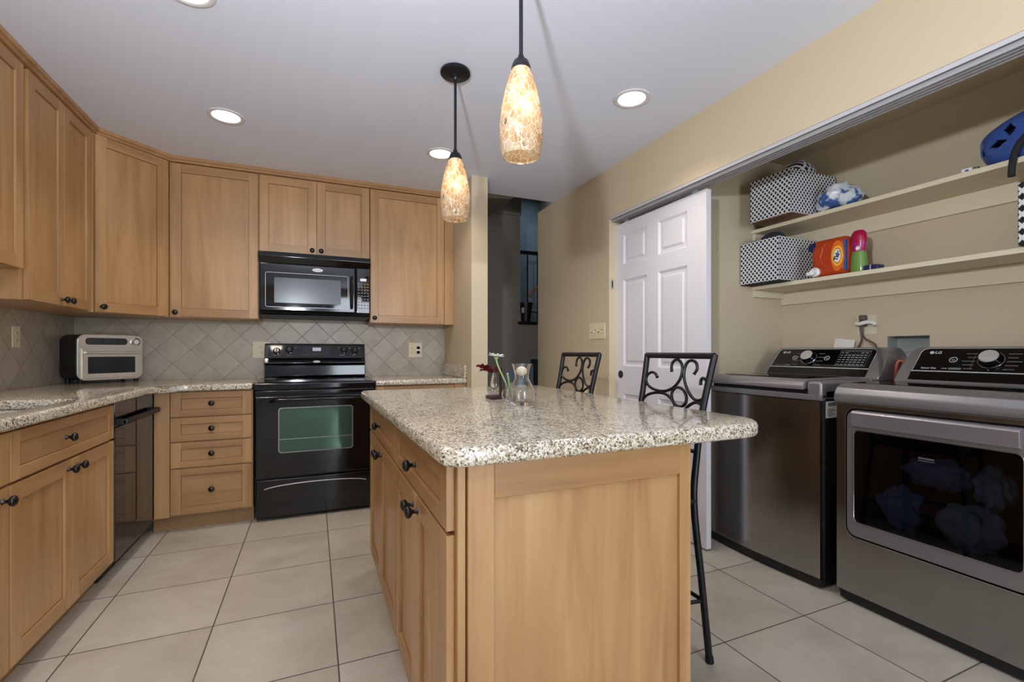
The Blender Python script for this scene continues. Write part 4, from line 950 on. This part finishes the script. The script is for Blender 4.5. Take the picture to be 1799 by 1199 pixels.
# detergent dispenser lying on its side
t = thing('detergent_bottle', 'orange detergent dispenser bottle lying with white tap on the lower shelf', 'detergent', (2.665, 1.80, 1.5455), LX)
bm_ = MB(); bm_.box(.0, .205, .0, .17, .0, .215, .035, 5)
bo = bm_.build('bottle', 'orange', t)
MB().prism([(.1 + .075 * math.cos(a), .118 + .07 * math.sin(a)) for a in [PI * .5 + PI * i / 16 for i in range(17)]] + [(.10, .06), (.085, .075), (.07, .11), (.085, .16), (.10, .175)], -.012, .004, 'y', bev=.006, seg=3).build('grip_ridge', 'orange', bo)
el = lambda cx, cz, a, b, n=36: [(cx + a * math.cos(2 * PI * i / n), cz + b * math.sin(2 * PI * i / n)) for i in range(n)]
MB().prism(el(.157, .105, .036, .085), -.0035, .001, 'y').build('label_print', 'orange2', bo); MB().prism(el(.157, .105, .030, .056), -.005, -.003, 'y').build('label_ring', 'yellow', bo); MB().prism(el(.157, .105, .022, .045), -.0056, -.0048, 'y').build('label_centre', 'orange2', bo); MB().prism(el(.157, .105, .019, .037), -.0062, -.0054, 'y').build('label_field', 'petal', bo)
text_mesh('label_lettering', 'Tide', .031, 'navy', bo, (.157, -.0066, .105), rot=(PI / 2, math.radians(-70), 0), bold=.0016, sx=.95)
MB().box(.186, .199, -.0015, .02, .02, .19, .004).build('label_stripe', 'blue2', bo)
MB().lathe([(0, 0), (.023, 0), (.026, .006), (.026, .026), (.022, .032), (0, .032)], 24, Matrix.Translation((.012, .03, .185)) @ Matrix.Rotation(PI * .62, 4, 'X')).build('cap', 'navy', t)
sp = MB(); sp.lathe([(0, 0), (.026, 0), (.026, .014), (.018, .018), (.016, .035), (0, .035)], 24, Matrix.Translation((.035, .003, .032)) @ Matrix.Rotation(PI / 2, 4, 'X')); sp.box(.004, .034, -.040, -.014, .012, .034, .004); sp.build('tap', 'whitepl', t)
# softener bead bottle
t = thing('softener_bottle', 'pink and green scent booster bottle right of the orange detergent', 'bottle', (2.70, 1.555, 1.5455))
sx_ = Matrix.Diagonal((.72, 1, 1, 1))
MB().lathe([(0, 0), (.036, 0), (.040, .006), (.041, .04), (.038, .08), (.034, .112), (0, .112)], 32, sx_).build('lower_body', 'greenpl', t)
MB().lathe([(0, .112), (.034, .112), (.032, .125), (.033, .145), (.036, .160), (0, .160)], 32, sx_).build('upper_body', 'magenta', t)
MB().lathe([(0, .160), (.0365, .160), (.038, .168), (.0375, .195), (.033, .214), (.022, .226), (0, .231)], 32, sx_).build('cap', 'pinkd', t)
bd_ = MB().prism(el(0, 0, .0105, .0115, 20), -.001, .0, 'y').build('round_badge', 'whitepl', t); bd_.location = (-.024, -.008, .128); bd_.rotation_euler = (0, 0, LX)
t = thing('small_tin', 'small navy tin with white stripe right of the pink bottle', 'tin', (2.69, 1.478, 1.5455))
MB().box(-.03, .03, -.034, .034, 0, .026, .004, 3).build('tin', 'navy', t); MB().box(-.0306, .0306, -.0025, .0025, .001, .0264).build('stripe', 'mark', t)
# helmet
hb = bmesh.new(); bmesh.ops.create_uvsphere(hb, u_segments=240, v_segments=120, radius=1)
for v in hb.verts:
    n = v.co.copy(); az = math.atan2(n.y, n.x); pr = 2.9 if n.z < 0 else 2.0; rr = max(0.0, 1 - abs(n.z) ** pr) ** (1 / pr)
    v.co = Vector((.115 * rr * math.cos(az), .150 * rr * math.sin(az), n.z * (.075 if n.z > 0 else .143) - .16 * rr * math.sin(az) * .15 * max(0, n.z + .6)))
kill = []
for f in hb.faces:
    c = f.calc_center_median()
    if c.z < -.132 or (c.x > .03 and c.z < -.01): kill.append(f)
    elif c.x < .02 and any(abs(c.y - y0) / wy + abs(c.z - z0 - k * (c.y - y0)) / wz < 1 for y0, z0, wy, wz, k in ((.062, -.050, .034, .016, -.1), (.022, -.008, .020, .028, .2), (.124, -.062, .011, .026, .3), (-.06, -.03, .03, .018, .1))): kill.append(f)
bmesh.ops.delete(hb, geom=kill, context='FACES')
bmesh.ops.solidify(hb, geom=hb.faces[:], thickness=-.006)
t = thing('helmet', 'glossy blue sports helmet with vent holes at the right end of the upper shelf', 'helmet', (2.772, .928, 2.0505))
MB().merge(hb).build('shell', 'helmet', t, 50)
MB().ball((0, 0, 0), 1, (.082, .105, .080), 28).build('padding', 'pad', t).data.transform(Matrix.Translation((.012, -.012, -.035)))
MB().tube(smooth_path([(-.118, -.050, -.03), (-.142, -.022, -.075), (-.148, -.004, -.115), (-.150, .004, -.165), (-.151, .006, -.215)]), .012, 10).build('strap', 'pad', t)
t = thing('white_tube', 'small white tube with grey cap lying on the upper shelf beside the helmet', 'tube', (2.675, 1.117, 1.9155), LX)
MB().box(0, .038, 0, .028, 0, .022, .002).build('box', 'whitepl', t); MB().cyl((.038, .014, .012), (.056, .014, .012), .010, .008, 16).build('cap', 'gunl', t); MB().box(.014, .026, -.0006, .001, .006, .015).build('print', 'blue2', t)

# ------------------------------------------------------------------ things on the island
zt = .9175
v = thing('glass_vase', 'clear waisted glass vase with flared rim on the island', 'vase', (.728, 1.606, zt))
out = [(.0, .0), (.040, .0), (.047, .010), (.0505, .035), (.048, .058), (.038, .080), (.0285, .098), (.0265, .108), (.029, .125), (.034, .143), (.0385, .156)]
inn_ = [(.036, .156), (.0315, .143), (.0265, .125), (.024, .108), (.026, .098), (.0355, .080), (.0455, .058), (.0475, .035), (.044, .014), (.0, .012)]
MB().lathe(out + inn_, 40).build('vase', 'glass', v)
v = thing('candle', 'pale round candle ball caught in the neck of the waisted vase', 'candle', (.728, 1.606, zt + .128)); MB().ball((0, 0, 0), .0215, (1, 1, .85), 24).build('wax_ball', 'amber', v)
v = thing('bud_vase', 'small round clear bud vase beside the waisted glass vase', 'vase', (.722, 1.715, zt))
MB().lathe([(0, 0), (.018, 0), (.027, .012), (.031, .028), (.027, .046), (.013, .058), (.0105, .066), (.016, .078), (.0145, .078), (.009, .066), (.0115, .058), (.0255, .045), (.029, .028), (.025, .013), (0, .005)], 32).build('vase', 'glass', v)
f = thing('white_flower', 'white daisy on a pale stem leaning out of the bud vase', 'flower', (.722, 1.715, zt + .012))
MB().tube(smooth_path([(.006, 0, 0), (-.004, .01, .05), (-.022, .045, .115), (-.030, .06, .150), (-.031, .062, .166)]), .0034, 8, rad=None).build('stem', 'stem', f)
pm = MB()
for i in range(18):
    a = 2 * PI * i / 18; ux, uy = math.cos(a), math.sin(a); pm.prism([(.004, -.003), (.020, -.0055), (.032, -.003), (.033, .003), (.020, .0055), (.004, .003)], -.0008, .0008, 'z')
    tbm = pm.bm; tbm.verts.ensure_lookup_table(); n0 = len(tbm.verts) - 12
    mt = Matrix.Translation((-.031, .062, .170)) @ Matrix.Rotation(.12, 4, 'Y') @ Matrix.Rotation(a, 4, 'Z') @ Matrix.Rotation(-.35 if i % 2 else -.12, 4, 'Y')
    for q in range(n0, n0 + 12): tbm.verts[q].co = mt @ tbm.verts[q].co
pm.build('petals', 'petal', f); MB().lathe([(0, -.012), (.004, -.010), (.012, .002), (0, .004)], 18, Matrix.Translation((-.031, .062, .166))).build('calyx', 'stem', f); MB().ball((-.031, .062, .173), .008, (1, 1, .5), 14).build('centre', 'yellow', f)
v = thing('cut_flower', 'cut pale green stem without a bloom standing in the bud vase', 'cut flower', (.722, 1.715, zt + .012))
MB().tube(smooth_path([(.002, .0, .0), (.004, .004, .05), (-.001, .012, .10)]), .0036, 8).build('stem', 'stem', v); MB().ball((-.001, .012, .101), .0042, (1, 1, .5), 10).build('cut_end', 'petal', v)
v = thing('vase_stand', 'dark wooden L-shaped stand holding a hanging bud vase', 'stand', (.735, 1.86, zt))
MB().box(-.048, .022, -.035, .035, 0, .013, .0015).build('base', 'dkwood', v); MB().box(.008, .022, -.018, .018, .013, .135, .0015).build('upright', 'dkwood', v)
MB().tube([(.008, 0, .118), (-.012, 0, .118)], .002, 8).build('hook', 'iron', v)
v = thing('hanging_vase', 'slender clear glass vial hung on the dark wooden stand', 'vase', (.7135, 1.86, zt + .028))
MB().lathe([(0, 0), (.006, .002), (.014, .025), (.0165, .042), (.012, .064), (.0075, .078), (.009, .094), (.0075, .094), (.006, .078), (.0105, .064), (.015, .042), (.0125, .026), (0, .006)], 28).build('vial', 'glass', v)
lf = thing('red_leaf_sprig', 'dark red jagged leaf sprig drooping out of the hanging vial', 'leaves', (.717, 1.86, zt + .10))
rnd = random.Random(4)
MB().tube(smooth_path([(0, 0, -.06), (.0, 0, 0), (-.01, -.005, .02)]), .002, 6).build('stem', 'leaf', lf)
def leaf(dx, dz, L, wd, tw):
    n = 9; tb = bmesh.new(); up_, dn = [], []
    for i in range(n):
        t_ = i / (n - 1); x = L * t_; w_ = wd * math.sin(PI * min(1, t_ * .9 + .08)) * (1.0 if i % 2 else .55); zc_ = .02 * math.sin(t_ * PI)
        up_.append(tb.verts.new((x, w_, zc_ + .004 * (i % 2)))); dn.append(tb.verts.new((x, -w_, zc_)))
    for i in range(n - 1): tb.faces.new((up_[i], up_[i + 1], dn[i + 1], dn[i]))
    bmesh.ops.solidify(tb, geom=tb.faces[:], thickness=.0008)
    tb.transform(Matrix.Translation((-.008, 0, .012)) @ Matrix.Rotation(dx, 4, 'Z') @ Matrix.Rotation(-dz, 4, 'Y') @ Matrix.Rotation(tw, 4, 'X')); return MB().merge(tb).build('leaf', 'leaf', lf, 60)
for a in ((PI * 1.0, .35, .085, .014, 1.0), (PI * .9, .1, .06, .013, .9), (PI * 1.15, .6, .055, .016, 1.2), (.6, .7, .035, .015, 1.0), (PI * 1.4, .45, .045, .016, .8)): leaf(*a)
